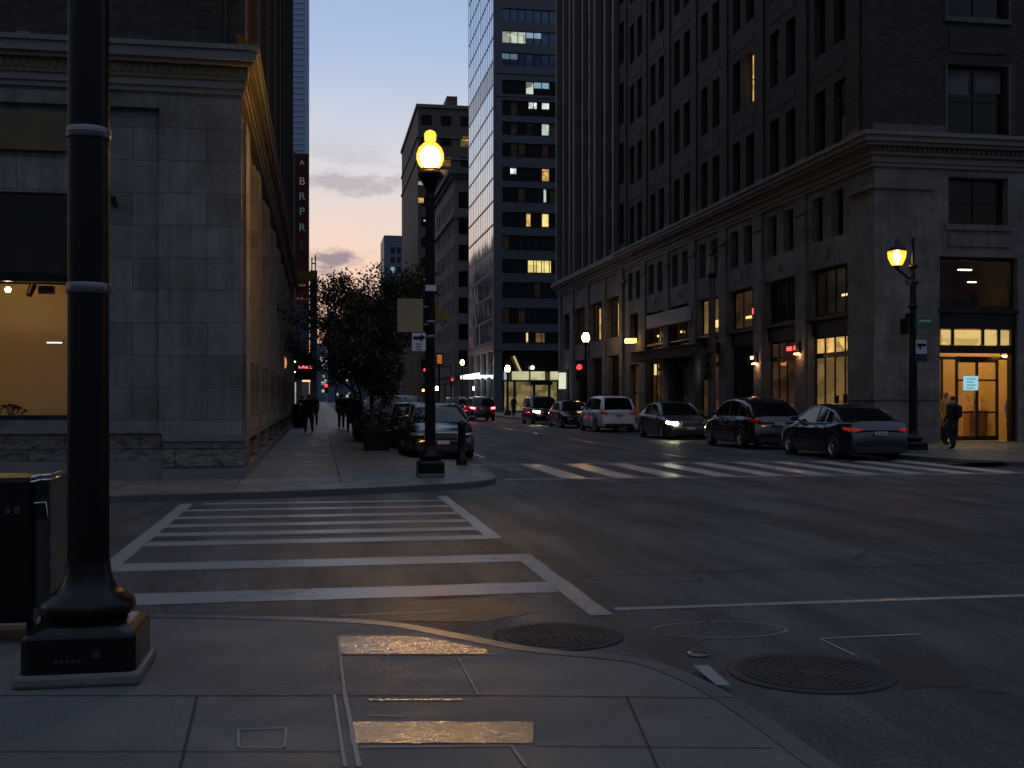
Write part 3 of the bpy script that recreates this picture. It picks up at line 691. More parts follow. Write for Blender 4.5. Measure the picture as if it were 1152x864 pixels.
    # wall lamp bracket
    wl = MB(); x = XatY(130, YA+.1); z = Z(228, x, YA); wl.box(x-.05, x+.03, YA-.12, YA+.13, z-.06, z+.1); wl.tube((x+.05, YA-.15, z-.02), (x+.05, YA-.15, z+.06), .04); wl.build('wall_lamp', 'black', t)
left_building()
# display plant in the shop window
def twig():
    t = thing('display_branch', 'small bare dark branch arrangement standing in the lit shop window', 'plant', (XatY(12, YA+1), YA+.9, 1.0))
    m = MB(); o = Vector((XatY(6, YA+.9), YA+.9, .9)); rng = random.Random(3)
    def br(p, d, l, r, n):
        q = p+d*l; m.tube(p, q, r, r*.7, 6)
        if n == 0:
            m.sphere(q, .02, 6); return
        for k in range(3): br(q, (d+Vector((rng.uniform(-.8, .8), rng.uniform(-.4, .4), rng.uniform(-.1, .5)))).normalized(), l*.75, r*.7, n-1)
    for dx in (-.5, .2, .5): br(o, Vector((dx, 0, 1)).normalized(), .22, .014, 3)
    m.build('branch', 'blackmatt', t)
    p = MB(); p.lathe([(.08, .9), (.10, .96), (.06, 1.05)], o.x, o.y, 16); p.build('vase', 'blackmatt', t)
twig()

# ------------------------------------------------------------------ right corner building (brick over limestone)
BP = 4.19; BC0 = 38.0
def bayc(k): return BC0+BP*k
def right_building():
    t = thing('brick_corner_building', 'tall dark brick office block on a limestone base with a lit corner entrance', 'building', (XR, YR, 0))
    Os = (XR, 0); Us = (0, 1); Ns = (-1, 0); Yend = 65.2
    zc0, zc1 = 9.35, 10.4
    w = MB(); holes = []; 
    for k in range(7):
        c = bayc(k)
        if k == 6: holes += [(c-.8, c+.9, 4.9, 6.6), (c-1.0, c+1.0, .3, 3.6)]
        else: holes += [(c-1.6, c+1.6, .35, 6.4)]
        holes += [(c-1.28, c-.33, 7.4, 9.05), (c+.33, c+1.28, 7.4, 9.05)]
    facade(w, Os, Us, Ns, YR, Yend, SW, zc0, holes, .45)
    # front
    Of = (XR, YR); Uf = (1, 0); Nf = (0, -1); L = 26
    x0, x1 = XatY(1057, YR)-XR, XatY(1145, YR)-XR; a0, a1 = XatY(1067, YR)-XR, XatY(1134, YR)-XR
    fh = [(x0, x1, SW+.02, 6.4), (a0, a1, 7.5, 9.1)]
    for k in range(1, 5): s = 5.3*k; fh += [(x0+s, x1+s, .35, 6.4), (a0+s, a1+s, 7.5, 9.1)]
    facade(w, Of, Uf, Nf, 0, L, SW, zc0, fh, .45)
    w.box(XR, XR+L, Yend-.01, Yend, 0, zc0); w.box(XR+L-.01, XR+L, YR, Yend, 0, zc0)
    w.build('limestone_wall', 'stoneB', t)
    p = MB()   # pier strips with capital bands, sunk rosettes
    for k in range(8):
        c = bayc(k)-BP/2
        if k == 0: c0, c1 = YR+.0, bayc(0)-1.9
        else: c0, c1 = c-.42, c+.42
        if k < 7 and k > 0: fbox(p, Os, Us, Ns, c0, c1, SW, zc0, .0, .10)
        fbox(p, Os, Us, Ns, c0-.04, c1+.04, 8.62, 8.75, -.02, .17)
        fbox(p, Os, Us, Ns, c0-.05, c1+.05, SW, .75, -.02, .15)
    fbox(p, Of, Uf, Nf, -.04, x0-.25, 8.62, 8.75, -.02, .10)
    fbox(p, Of, Uf, Nf, -.04, x0-.03, SW, .65, -.02, .09); fbox(p, Of, Uf, Nf, -.04, x0-.03, 1.55, 1.66, -.02, .05); fbox(p, Os, Us, Ns, YR, bayc(0)-1.7, 1.55, 1.66, -.02, .05)
    fbox(p, Of, Uf, Nf, a0-.12, a1+.12, 7.3, 7.49, -.02, .08); fbox(p, Of, Uf, Nf, x0+.3, x1-.3, 6.75, 7.1, -.02, .05)
    p.build('pier_trim', 'stoneB', t)
    for k in range(6):
        c = bayc(k)
        m = MB(); fbox(m, Os, Us, Ns, c-.16, c+.16, 6.75, 7.1, -.01, .05); fbox(m, Os, Us, Ns, c-.09, c+.09, 6.83, 7.02, .05, .09); m.build('carved_rosette', 'trim', t)
    c = MB()
    prof = [(zc0, zc0+.14, .08), (zc0+.141, zc0+.36, .14), (zc0+.361, zc0+.46, .26), (zc0+.62, zc0+.74, .50), (zc0+.741, zc0+.92, .60), (zc0+.921, zc1, .68)]
    for z0, z1, out in prof:
        c.box(XR-out, XR+L, YR-out, YR+.4, z0, z1); c.box(XR-out+.001, XR+.4, YR+.4, Yend, z0, z1)
    c.box(XR-.25, XR+L, YR-.25, YR+.4, zc0+.461, zc0+.619); c.box(XR-.249, XR+.4, YR+.4, Yend, zc0+.461, zc0+.619)
    uu = -.2
    while uu < 14:
        fbox(c, Of, Uf, Nf, uu, uu+.09, zc0+.48, zc0+.60, .24, .34); uu += .18
    uu = YR
    while uu < Yend:
        fbox(c, Os, Us, Ns, uu, uu+.09, zc0+.48, zc0+.60, .24, .34); uu += .2
    c.build('cornice', 'trim', t)
    # brick shaft
    b = MB(); zb = zc1; ZT = 46
    hs = []
    for k in range(7):
        for r in range(9): z = 10.75+3.6*r; hs += [(bayc(k)-1.25, bayc(k)-.33, z, z+2.25), (bayc(k)+.33, bayc(k)+1.25, z, z+2.25)]
    facade(b, (XR+.1, 0), Us, Ns, YR+.1, Yend, zb, ZT, hs, .35)
    w0, w1 = XatY(1064, YR)-XR, XatY(1133, YR)-XR
    hf = [(w0+5.3*k, w1+5.3*k, 10.6+3.95*r, 12.95+3.95*r) for k in range(4) for r in range(8)]
    facade(b, (XR+.1, YR+.1), Uf, Nf, 0, L-.2, zb, ZT, hf, .35)
    for k in range(8): fbox(b, (XR+.1, 0), Us, Ns, bayc(k)-BP/2-.28, bayc(k)-BP/2+.28, zb+.4, ZT-1, 0, .07)
    for k in range(7):
        for r in range(1, 9): z = 10.75+3.6*r; fbox(b, (XR+.1, 0), Us, Ns, bayc(k)-1.2, bayc(k)+1.2, z-.95, z-.5, 0, .02)
    for r in range(1, 8): z = 10.6+3.95*r; fbox(b, (XR+.1, YR+.1), Uf, Nf, w0+.1, w1-.1, z-1.2, z-.35, 0, .04)
    b.box(XR+.1, XR+L, Yend-.01, Yend, zb, ZT); b.quad((XR+.1, YR+.1, ZT), (XR+L, YR+.1, ZT), (XR+L, Yend, ZT), (XR+.1, Yend, ZT))
    b.box(XR+L-.1, XR+L-.05, YR+.1, Yend, zb, ZT)
    b.build('brick_wall', 'brickB', t)
    M['trimdark'] = pbr('dark_trim_stone', (.085, .085, .085), .8, bump=.4)  # darker stone tone for the trim on the brick storeys
    def sblk(*a):
        q = MB(); fbox(q, *a); q.build('stone_block', 'trimdark', t)
    for k in range(8): sblk((XR+.1, 0), Us, Ns, bayc(k)-BP/2-.42, bayc(k)-BP/2+.42, zb+.003, zb+.42, 0, .18)
    sblk((XR+.1, YR+.1), Uf, Nf, -.1, w0-.12, zb+.003, zb+.40, 0, .12)
    for r in range(0, 6):
        z = 10.6+3.95*r; sblk((XR+.1, YR+.1), Uf, Nf, w0-.08, w0-.005, z, z+2.4, 0, .06); sblk((XR+.1, YR+.1), Uf, Nf, w1+.005, w1+.08, z, z+2.4, 0, .06)
        sblk((XR+.1, YR+.1), Uf, Nf, w0-.1, w1+.1, z-.17, z-.003, -.05, .09)
    # windows that the street shows, the rest above as one band part
    n = 0
    for k in range(7):
        for r in range(9):
            z = 10.75+3.6*r; topv = EYE+448*dep(XR, bayc(k))/F
            if z < topv+1.5 and n < 96:
                for s, (u0, u1) in enumerate(((bayc(k)-1.25, bayc(k)-.33), (bayc(k)+.33, bayc(k)+1.25))):
                    lit = (k == 2 and r == 1 and s == 0)
                    window(t, (XR+.1, 0), Us, Ns, u0, u1, z, z+2.25, .25, 1, 2, 'lit' if lit else ('glassdim' if (k*7+r*3+s) % 11 == 0 else 'glass'), .05); n += 1
    for h in hf[:2]+hf[8:9]: window(t, (XR+.1, YR+.1), Uf, Nf, *h, depth=.25, cols=2, rows=2, fr=.08, pane='glass', sill=None)
    bl = MB(); xx = (XR+.1+w0, XR+.1+w0+.72); yb = YR+.1+.283
    for (z0, z1) in ((12.0, 12.9), (15.6, 16.9)):
        for xa, xb, zz_ in ((XR+.2+w0, XR+.1+w0+.95, z0), (XR+.1+w0+1.2, XR+w1, z0+.1)):
            bl = MB(); bl.box(xa, xb, yb, yb+.004, zz_, z1); bl.build('window_blind', M.setdefault('blind', pbr('roller_blind', (.09, .10, .10), .8)), t)
    for k in range(7):
        for a, bb in ((-1.28, -.33), (.33, 1.28)): window(t, Os, Us, Ns, bayc(k)+a, bayc(k)+bb, 7.4, 9.05, .3, 1, 2, 'glass', .05)
    window(t, Of, Uf, Nf, a0, a1, 7.5, 9.1, .3, 2, 2, pbr('brown_glass', (.02, .012, .01), .12), .06)
    for k in range(1, 3):
        window(t, Of, Uf, Nf, a0+5.3*k, a1+5.3*k, 7.5, 9.1, .3, 2, 2, 'glass', .06)
        window(t, Of, Uf, Nf, x0+5.3*k, x1+5.3*k, .35, 6.4, .3, 3, 4, 'glass', .08)
    # big two storey bays
    up = {0: 'glassdim', 1: 'glass', 2: 'litdim', 3: 'litsoft', 4: 'glassdim', 5: 'glassdim'}
    for k in range(6):
        c = bayc(k)
        window(t, Os, Us, Ns, c-1.6, c+1.6, 4.65, 6.4, .32, 4 if k != 2 else 3, 1, up[k], .09)
        s = MB(); fbox(s, Os, Us, Ns, c-1.6, c+1.6, 3.92, 4.645, -.42, -.18); fbox(s, Os, Us, Ns, c-1.68, c+1.68, 4.5, 4.6, -.2, .04); s.build('spandrel', 'darkmetal', t)
        s = MB(); fbox(s, Os, Us, Ns, c-1.6, c+1.6, .352, .62, -.42, -.2); s.build('stall_riser', 'darkmetal', t)
        pt_ = {0: 'lit', 1: 'litdim', 2: 'glass', 3: 'litdim', 4: 'glass', 5: 'glassdim'}[k]; pl = {0: 'litsoft', 1: 'litdim', 2: 'glass', 3: 'litdim', 4: 'glass', 5: 'litdim'}[k]
        window(t, Os, Us, Ns, c-1.6, c+1.6, 3.2, 3.915, .3, 4, 1, pt_, .09, name='transom_window')
        window(t, Os, Us, Ns, c-1.6, c+1.6, .63, 3.19, .3, 4 if k != 4 else 3, 1, pl, .09, name='shop_window')
    c = bayc(6); window(t, Os, Us, Ns, c-.8, c+.9, 4.9, 6.6, .3, 2, 1, 'glass', .08); window(t, Os, Us, Ns, c-1.0, c+1.0, .3, 3.6, .3, 2, 2, 'litdim', .1, name='shop_window')
    # light bars and neon seen through the windows
    def glow(name, Y, d, z0, z1, wd, mat):
        m = MB(); fbox(m, Os, Us, Ns, Y-wd/2, Y+wd/2, z0, z1, -d-.02, -d); return m.build(name, mat, t)
    wl = emis('tube_light', (1, .62, .2), 1.6)
    glow('ceiling_light', bayc(0)-.9, .33, 5.28, 5.36, .8, wl); glow('ceiling_light', bayc(0)-1.2, .33, 6.0, 6.05, .4, wl)
    glow('neon_sign', bayc(1)-.95, .27, 3.52, 3.68, .45, 'neon'); glow('neon_sign', bayc(1)-.25, .27, 3.50, 3.66, .45, 'neon')
    for yy_, zz_ in ((-.1, 1.5), (-.75, 1.55), (.7, 1.2)):
        m = MB(); fbox(m, Os, Us, Ns, bayc(0)+yy_-.16, bayc(0)+yy_+.16, zz_-.2, zz_+.2, -.345, -.34); m.build('display_item', 'blackmatt', t)
    m = MB(); fbox(m, Os, Us, Ns, bayc(0)-1.5, bayc(0)+1.5, .65, 1.05, -.345, -.34); m.build('display_plinth', 'blackmatt', t)
    glow('red_pendant', bayc(2)-.8, .27, 5.25, 5.5, .35, 'neon'); glow('ceiling_light', bayc(2)-.2, .27, 5.1, 5.2, .6, emis('pendant', (1, .5, .15), 2.5))
    glow('ceiling_light', bayc(2)-.6, .26, 3.3, 3.42, .3, emis('spot', (1, .7, .35), 6))
    glow('ceiling_light', bayc(3)-.7, .27, 4.95, 5.3, .8, emis('pendant2', (1, .62, .2), 1.3))
    glow('menu_screen', bayc(3)+.95, .27, 2.5, 3.35, .9, emis('menu_screen', (.75, .88, 1), .75, .5, 6)); glow('ceiling_light', bayc(3)+.4, .25, 3.4, 3.48, .5, 'coolwhite')
    glow('ceiling_light', bayc(5)+.9, .27, 2.9, 3.5, .4, emis('shop_panel', (1, .8, .3), .9))
    glow('ceiling_light', bayc(4)+.6, .27, 5.0, 5.1, .25, wl); glow('ceiling_light', bayc(5)+.4, .27, 5.0, 5.1, .25, wl)
    # white sign board and black canopy over bays 4 and 5
    Y0, Y1 = YatX(775, XR-.2), YatX(729, XR-.2)
    m = MB(); fbox(m, Os, Us, Ns, Y0, Y1, 5.45, 6.15, -.05, .30); so = m.build('sign_board', pbr('pale_sign', (.42, .42, .44), .5), t)
    m = MB()
    for i in range(5): fbox(m, Os, Us, Ns, Y0+.05, Y1-.05, 5.52+.13*i, 5.54+.13*i, .30, .32)
    m.build('sign_line', 'darkmetal', so)
    m = MB(); Yc0 = bayc(3)-1.9; Yc1 = Y1+.6
    fbox(m, Os, Us, Ns, Yc0, Yc1, 3.62, 4.1, .12, 1.0); fbox(m, Os, Us, Ns, Yc0, Yc1, 4.1, 4.16, .0, 1.06)
    ca = m.build('canopy', 'blackmatt', t)
    text('canopy_letters', 'LELL SIN', .42, 'steel', ca, (XR-1.01, (bayc(4)+bayc(5))/2+.8, 3.86), (R(90), 0, R(-90)), .01)
    # wall sconces on two piers and a flood lamp farther down
    for k in (1, 2):
        y = bayc(k)-BP/2; z = 3.55 if k == 1 else 3.3
        s = MB(); fbox(s, Os, Us, Ns, y-.11, y+.11, z-.22, z+.22, .10, .18); so = s.build('wall_sconce', 'darkmetal', t)
        e = MB(); fbox(e, Os, Us, Ns, y-.08, y+.08, z-.27, z-.235, .15, .30); e.build('bulb', emis('sconce_bulb', (1, .42, .16), 70), so)
    y = YatX(709, XR-.5); z = Z(385, XR-.5, y)
    s = MB(); s.tube((XR, y, z+.2), (XR-.6, y, z+.32), .03); s.box(XR-.75, XR-.25, y-.28, y+.28, z+.2, z+.26); so = s.build('flood_lamp', 'darkmetal', t)
    e = MB(); e.box(XR-.74, XR-.26, y-.5, y+.3, z-.05, z+.2); e.build('bulb', emis('flood_bulb', (1, .5, .08), 4), so)
    # corner entrance
    X0, X1 = XR+x0, XR+x1
    window(t, Of, Uf, Nf, x0, x1, 4.65, 6.4, .25, 1, 1, 'clear', .10, name='first_floor_window', frame='darkmetal')
    rb = MB()   # office room behind upper window
    ya, yb2 = YR+.46, YR+4.5
    def room(mb, xa, xb, ya, yb, za, zb):
        mb.quad((xa, yb, za), (xb, yb, za), (xb, yb, zb), (xa, yb, zb)); mb.quad((xa, ya, za), (xa, yb, za), (xa, yb, zb), (xa, ya, zb)); mb.quad((xb, ya, za), (xb, yb, za), (xb, yb, zb), (xb, ya, zb))
        mb.quad((xa, ya, za), (xb, ya, za), (xb, yb, za), (xa, yb, za)); mb.quad((xa, ya, zb), (xb, ya, zb), (xb, yb, zb), (xa, yb, zb))
    room(rb, X0-.3, X1+.3, ya, yb2, 4.5, 6.6); rb.build('upper_room', pbr('upper_room', (.30, .2, .1), .7), t)
    e = MB(); e.box(X0+1.75, X0+2.25, ya+1.2, ya+1.3, 6.15, 6.19); e.box(X0+2.0, X0+2.3, ya+1.0, ya+1.1, 5.7, 5.73); e.build('ceiling_light', emis('office_tube', (1, .7, .35), 5), t)
    e = MB(); e.box(X0-.2, X0+.9, ya+.5, ya+1.1, 4.5, 5.15); e.box(X0+1.0, X0+2.1, ya+.7, ya+1.2, 4.5, 5.0); e.box(X0+2.05, X0+2.2, ya+.8, ya+1.0, 4.5, 5.3); e.build('office_furniture', 'blackmatt', t)
    lo = MB(); room(lo, X0-.05, X1+.4, YR+.46, YR+6, SW+.02, 4.4); lo.build('lobby_room', pbr('lobby_wall', (.45, .32, .13), .6, scale=.6, var=.4), t)
    e = MB(); e.box(X0+.2, X1-.2, YR+2.0, YR+2.5, 4.28, 4.35); e.box(X0+.4, X1-.4, YR+4.4, YR+4.8, 4.28, 4.35); e.build('ceiling_light', emis('lobby_light', (1, .66, .22), 17), t)
    s = MB(); fbox(s, Of, Uf, Nf, x0, x1, 3.96, 4.648, -.42, -.12); fbox(s, Of, Uf, Nf, x0-.05, x1+.05, 4.5, 4.6, -.2, .04); fbox(s, Of, Uf, Nf, x0, x0+.1, SW, 3.96, -.4, -.15); fbox(s, Of, Uf, Nf, x1-.14, x1, SW, 3.96, -.4, -.15)
    fbox(s, Of, Uf, Nf, x0+.1, x1-.14, 3.14, 3.40, -.4, -.16); s.build('entrance_frame', 'darkmetal', t)
    panes = [(1059, 1069), (1072, 1103), (1106, 1121), (1124, 1142)]
    for a, b2 in panes:
        pa, pb = XatY(a, YR+.3), XatY(b2, YR+.3); m = MB(); m.box(pa, pb, YR+.28, YR+.32, 3.43, 3.93); m.build('transom_pane', emis('transom_glow', (1, .70, .22), .62, .35, 1.5), t)
        m = MB(); m.box(pb, pb+.09, YR+.2, YR+.35, 3.41, 3.955); m.build('mullion', 'darkmetal', t)
    yd = YR+1.0
    d = MB(); da, db = XatY(1077, yd), XatY(1122, yd)
    for xx in (da-.05, (da+db)/2-.04, db-.03): d.box(xx, xx+.08, yd, yd+.08, SW+.02, 2.95)
    d.box(da, db, yd, yd+.08, 2.85, 2.95); d.box(da, db, yd, yd+.08, 2.2, 2.26); d.box(da, db, yd, yd+.08, SW+.02, .28); d.box(da, db, yd+.01, yd+.07, 1.08, 1.13)
    d.box(X0, da-.06, yd, yd+.08, 2.95, 3.05); d.box(db+.06, X1+.3, yd, yd+.08, 2.95, 3.05); d.box(da-.05, db+.05, yd, yd+.08, 2.951, 3.06)
    for xx in (XatY(1060, yd), XatY(1142, yd)): d.box(xx-.03, xx+.03, yd, yd+.08, SW+.02, 2.95)
    dd = d.build('door_frame', pbr('bronze_door', (.05, .03, .015), .35, .6), t)
    for xa, xb in ((da+.04, (da+db)/2-.05), ((da+db)/2+.05, db-.04)):
        l = MB(); l.quad((xa, yd+.04, .28), (xb, yd+.04, .28), (xb, yd+.04, 2.85), (xa, yd+.04, 2.85)); lf = l.build('door_pane', 'clear', dd)
        h = MB(); xm = xb-.09 if xa < (da+db)/2-.1 else xa+.09; h.tube((xm, yd-.05, .9), (xm, yd-.05, 1.6), .015); h.build('handle', 'chrome', dd)
    m = MB(); m.quad((X0+.1, YR+.3, SW+.03), (da-.3, YR+.3, SW+.03), (da-.3, YR+.3, 3.1), (X0+.1, YR+.3, 3.1)); m.build('side_pane', 'clear', t)
    # glowing notice
    nx0, nx1 = XatY(1084, yd-.02), XatY(1100, yd-.02)
    m = MB(); m.box(nx0, nx1, yd-.05, yd-.01, Z(439, nx0, yd), Z(423, nx0, yd)); no = m.build('notice', 'screen', t)
    m = MB()
    for i in range(4): zz = Z(426+3.4*i, nx0, yd); m.box(nx0+.1, nx1-.1-.08*(i % 2), yd-.055, yd-.051, zz-.025, zz)
    m.build('notice_lines', pbr('notice_ink', (.03, .05, .08), .5), no)
    px_ = XatY(1131, YR+.7); m = MB(); m.tube((px_, YR+.7, 3.35), (px_, YR+.7, 4.3), .01); m.lathe([(.16, 3.1), (.2, 3.2), (.1, 3.32), (.03, 3.35)], px_, YR+.7); pd = m.build('pendant_lamp', 'darkmetal', t)
    m = MB(); m.sphere((px_, YR+.7, 3.14), .13); m.build('bulb', emis('pendant_bulb', (1, .62, .2), 9), pd)
    # inside lobby furniture + flowers
    m = MB(); m.box(XatY(1087, YR+2.6), XatY(1112, YR+2.6), YR+2.4, YR+2.8, SW+.02, 1.15); m.build('lobby_desk', pbr('desk', (.25, .14, .05), .4), t)
    rng = random.Random(5); m = MB()
    for i in range(40): m.sphere((XatY(1092+rng.gauss(0, 5), YR+2.5), YR+2.5+rng.uniform(-.2, .2), 1.3+rng.uniform(-.1, .5)), .05, 6)
    m.build('lobby_flowers', pbr('pale_flowers', (.6, .5, .35), .7), t)
    m = MB(); m.box(XatY(1127, yd-.2), XatY(1143, yd-.2), yd-.7, yd-.6, 1.08, 1.14); m.box(XatY(1128, yd-.2), XatY(1129, yd-.2), yd-.69, yd-.61, SW+.02, 1.08); m.box(XatY(1141, yd-.2), XatY(1142, yd-.2), yd-.69, yd-.61, SW+.02, 1.08); m.build('lobby_rail', 'darkmetal', t)
right_building()

# ------------------------------------------------------------------ ribbed building (far section of the right side)
def ribbed_building():
    Y0, Y1 = 65.21, YatX(630, XR)
    t = thing('ribbed_office_building', 'dark tall office block with slender vertical ribs beyond the brick block', 'building', (XR, Y0, 0))
    Os = (XR, 0); Us = (0, 1); Ns = (-1, 0); n = 4; bw = (Y1-Y0)/n
    w = MB(); holes = []; B = [Y0+bw*(k+.5) for k in range(n)]
    for c in B[:3]: holes += [(c-1.85, c+1.85, 5.4, 8.0), (c-1.6, c+1.6, .5, 4.3)]
    holes += [(B[3]-.9, B[3]+.9, 5.2, 7.9), (B[3]-.9, B[3]+.9, .5, 3.8)]
    facade(w, Os, Us, Ns, Y0, Y1, SW, 9.4, holes, .4)
    w.box(XR, XR+25, Y1-.01, Y1, 0, 48)
    for k in range(n+1): y = Y0+bw*k; y = min(max(y, Y0+.4), Y1-.4); fbox(w, Os, Us, Ns, y-.38, y+.38, SW, 9.4, 0, .14)
    w.build('limestone_wall', 'stoneB', t)
    c = MB()
    for z0, z1, out in [(9.4, 9.55, .1), (9.551, 9.75, .2), (9.95, 10.1, .5), (10.101, 10.4, .65)]: c.box(XR-out, XR+.4, Y0, Y1+.3, z0, z1)
    c.box(XR-.3, XR+.4, Y0, Y1, 9.751, 9.949); c.build('cornice', 'trim', t)
    b = MB(); hs = []
    cols = []
    nb = 9; cw = (Y1-Y0)/nb
    for k in range(nb): cols.append((Y0+cw*k+.38, Y0+cw*(k+1)-.38))
    for r in range(7):
        z = 11.1+3.7*r
        for a, bb in cols: hs.append((a, bb, z, z+2.5))
    facade(b, (XR+.1, 0), Us, Ns, Y0, Y1, 10.4, 48, hs, .35); b.quad((XR+.1, Y0, 48), (XR+25, Y0, 48), (XR+25, Y1, 48), (XR+.1, Y1, 48))
    b.build('upper_wall', 'brickB', t)
    m = MB()
    for k in range(nb+1):
        y = min(Y0+cw*k, Y1-.2)
        if k: fbox(m, (XR+.1, 0), Us, Ns, y-.2, y+.2, 10.4, 47.5, 0, .45 if k % 3 == 0 else .3)
    m.build('rib', 'terra', t)
    for i, h in enumerate(hs): window(t, (XR+.1, 0), Us, Ns, *h, depth=.22, cols=1, rows=2, fr=.05, pane='glass')
    for k, c in enumerate(B[:3]):
        window(t, Os, Us, Ns, c-1.85, c+1.85, 5.4, 8.0, .3, 4, 1, 'glassdim', .1)
        window(t, Os, Us, Ns, c-1.6, c+1.6, .5, 4.3, .3, 3, 1, 'glass', .1, name='shop_window')
        m = MB()
        for u in ([-.9, .1] if k == 0 else ([.3] if k == 1 else [-1.0])): fbox(m, Os, Us, Ns, c+u-.3, c+u+.3, 5.55, 7.6, -.345, -.34)
        m.build('lit_pane', emis('lit_amber_pane', (1, .5, .12), .7, .8, 1.5), t)
    window(t, Os, Us, Ns, B[3]-.9, B[3]+.9, 5.2, 7.9, .3, 2, 1, 'glass', .1); window(t, Os, Us, Ns, B[3]-.9, B[3]+.9, .5, 3.8, .3, 2, 1, 'glass', .1, name='shop_window')
    y = YatX(636, XR-.1); m = MB(); m.box(XR-.5, XR-.16, y-.5, y+.5, 2.3, 3.5); s = m.build('light_box_sign', emis('light_box', (.95, 1, .75), .75), t)
ribbed_building()

# ------------------------------------------------------------------ glass tower
def glass_tower():
    X0 = XR; Y0 = YatX(556, XR); Y1 = YatX(527, XR)
    t = thing('glass_tower', 'blue grey glass tower with lit office bands behind the dark corner blocks', 'building', (X0, Y0, 0))
    ZT = 92; W = 26; Of = (X0, Y0); Uf = (1, 0); Nf = (0, -1)
    d0 = dep(X0, Y0); zz = lambda y: EYE+(HZ-y)*d0/F
    rows = [(8, 22), (33, 48), (58, 73), (89, 105), (112, 129), (136, 151), (160, 176), (187, 203), (210, 227), (238, 255), (264, 281), (291, 307), (317, 335), (346, 364), (373, 386)]
    u0, u1 = XatY(565, Y0)-X0, 13.5
    holes = [(u0, u1, zz(b), zz(a)) for a, b in rows]+[(u0, u1, .3, zz(394))]
    k = 1
    while zz(22)+2.45*k < ZT-3: holes.append((u0, u1, zz(22)+2.45*k, zz(8)+2.45*k)); k += 1
    w = MB(); facade(w, Of, Uf, Nf, 0, W, 0, ZT, holes, .25)
    w.box(X0, X0+W, Y1-.01, Y1, 0, ZT); w.box(X0+W-.01, X0+W, Y0, Y1, 0, ZT); w.quad((X0, Y0, ZT), (X0+W, Y0, ZT), (X0+W, Y1, ZT), (X0, Y1, ZT))
    fbox(w, Of, Uf, Nf, 0, W, zz(394), zz(390), 0, .12); fbox(w, Of, Uf, Nf, 0, W, zz(82), zz(79), 0, .1); fbox(w, Of, Uf, Nf, 0, W, zz(108), zz(106), 0, .08)
    w.build('panel_wall', 'towerstone', t)
    lits = {1: [(0, 3, 'litcold'), (3, 5, 'litblue')], 2: [(0, 2, 'litblue')], 3: [(3, 4, 'litcold'), (4, 6, 'litblue')], 4: [(3.4, 4.4, 'coolwhite2'), (5, 6, 'coolwhite2')], 5: [(5, 6, 'litcold')], 7: [(1, 1.8, 'coolwhite2'), (5.1, 6, 'lit')], 9: [(3.1, 3.6, 'lit'), (5.1, 5.9, 'lit2')], 11: [(3.3, 4.3, 'lit2'), (4.4, 5.3, 'lit2'), (5.4, 6.2, 'lit2')], 14: [(3, 3.3, 'lit2'), (4.3, 5.4, 'litsoft')], 8: [(5.3, 5.6, 'litcold')]}
    M['coolwhite2'] = emis('office_light', (.9, 1, .9), .9, .8, 1.5); M['lit2'] = emis('office_warm', (1, .8, .25), .8, .6, 1.0)
    up1 = XatY(627, Y0)-X0; cw = (up1-u0)/7
    pal = pbr('upper_blue_glass', (.10, .15, .26), .08, .55, spec=.9, bump=.02, bscale=.5, var=.3, scale=.6)
    for i, h in enumerate(holes):
        if i == 15: continue
        m = MB(); y = Y0+.2; nn = int((h[1]-h[0])/cw)
        for c in range(nn+1):
            u = h[0]+cw*c
            if u+.05 < h[1]: m.box(X0+u-.04, X0+u+.04, Y0+.08, Y0+.2, h[2], h[3])
        o = m.build('window_band', 'darkmetal', t)
        g_ = MB(); rng = random.Random(i)
        for c in range(nn):
            u = h[0]+cw*c; e = [rng.uniform(-.012, .012) for _ in range(4)]
            g_.quad((X0+u, y+e[0], h[2]), (X0+u+cw, y+e[1], h[2]), (X0+u+cw, y+e[2], h[3]), (X0+u, y+e[3], h[3]))
        g_.build('pane', pal if (i < 3 or i > 15) else 'towerglass', o)
        for a, b, mt in lits.get(i, []):
            zq = h[2]+(.15 if mt not in ('coolwhite2', 'litblue') else .6*(h[3]-h[2])-.1); q = MB(); q.quad((X0+u0+cw*a, y-.03, zq), (X0+u0+cw*b, y-.03, zq), (X0+u0+cw*b, y-.03, h[3]-.1), (X0+u0+cw*a, y-.03, h[3]-.1)); q.build('lit_pane', mt, o)
        if i in (6, 8, 10, 12, 13, 5, 4):
            for c in range(7):
                q = MB()
                if rng.random() < .22: q.quad((X0+u0+cw*c+.1, y-.02, h[2]+.1), (X0+u0+cw*(c+1)-.1, y-.02, h[2]+.1), (X0+u0+cw*(c+1)-.1, y-.02, h[3]-.1), (X0+u0+cw*c+.1, y-.02, h[3]-.1))
                if q.v: q.build('dim_pane', 'glassdim', o)
    if True:   # street side curtain wall
        nY = 14; nZ = 34; m = MB(); rng = random.Random(2); cwid = (Y1-Y0-.6)/nY; z0 = zz(386)
        ch = 2.49
        fr = MB(); zdark = (zz(120), zz(100))
        kmax = int((ZT-1-z0)/ch)
        for a in range(nY):
            for b in range(kmax):
                ya = Y0+.5+cwid*a; za = z0+.2+ch*b; j = [rng.uniform(-.005, .005) for _ in range(4)]
                x = X0+.03
                m.quad((x+j[0], ya, za), (x+j[1], ya+cwid, za), (x+j[2], ya+cwid, za+ch), (x+j[3], ya, za+ch), 0 if b != 11 else 1)
        cw_ = m.build('curtain_wall', ['mirror', 'towerglass'], t)
        for a in range(nY+1): ya = Y0+.5+cwid*a; fr.box(X0+.010, X0+.1, ya-.03, ya+.03, z0, ZT-1)
        for b in range(kmax+1): za = z0+.2+ch*b; fr.box(X0+.006, X0+.1, Y0+.4, Y1, za-.12, za+.12)
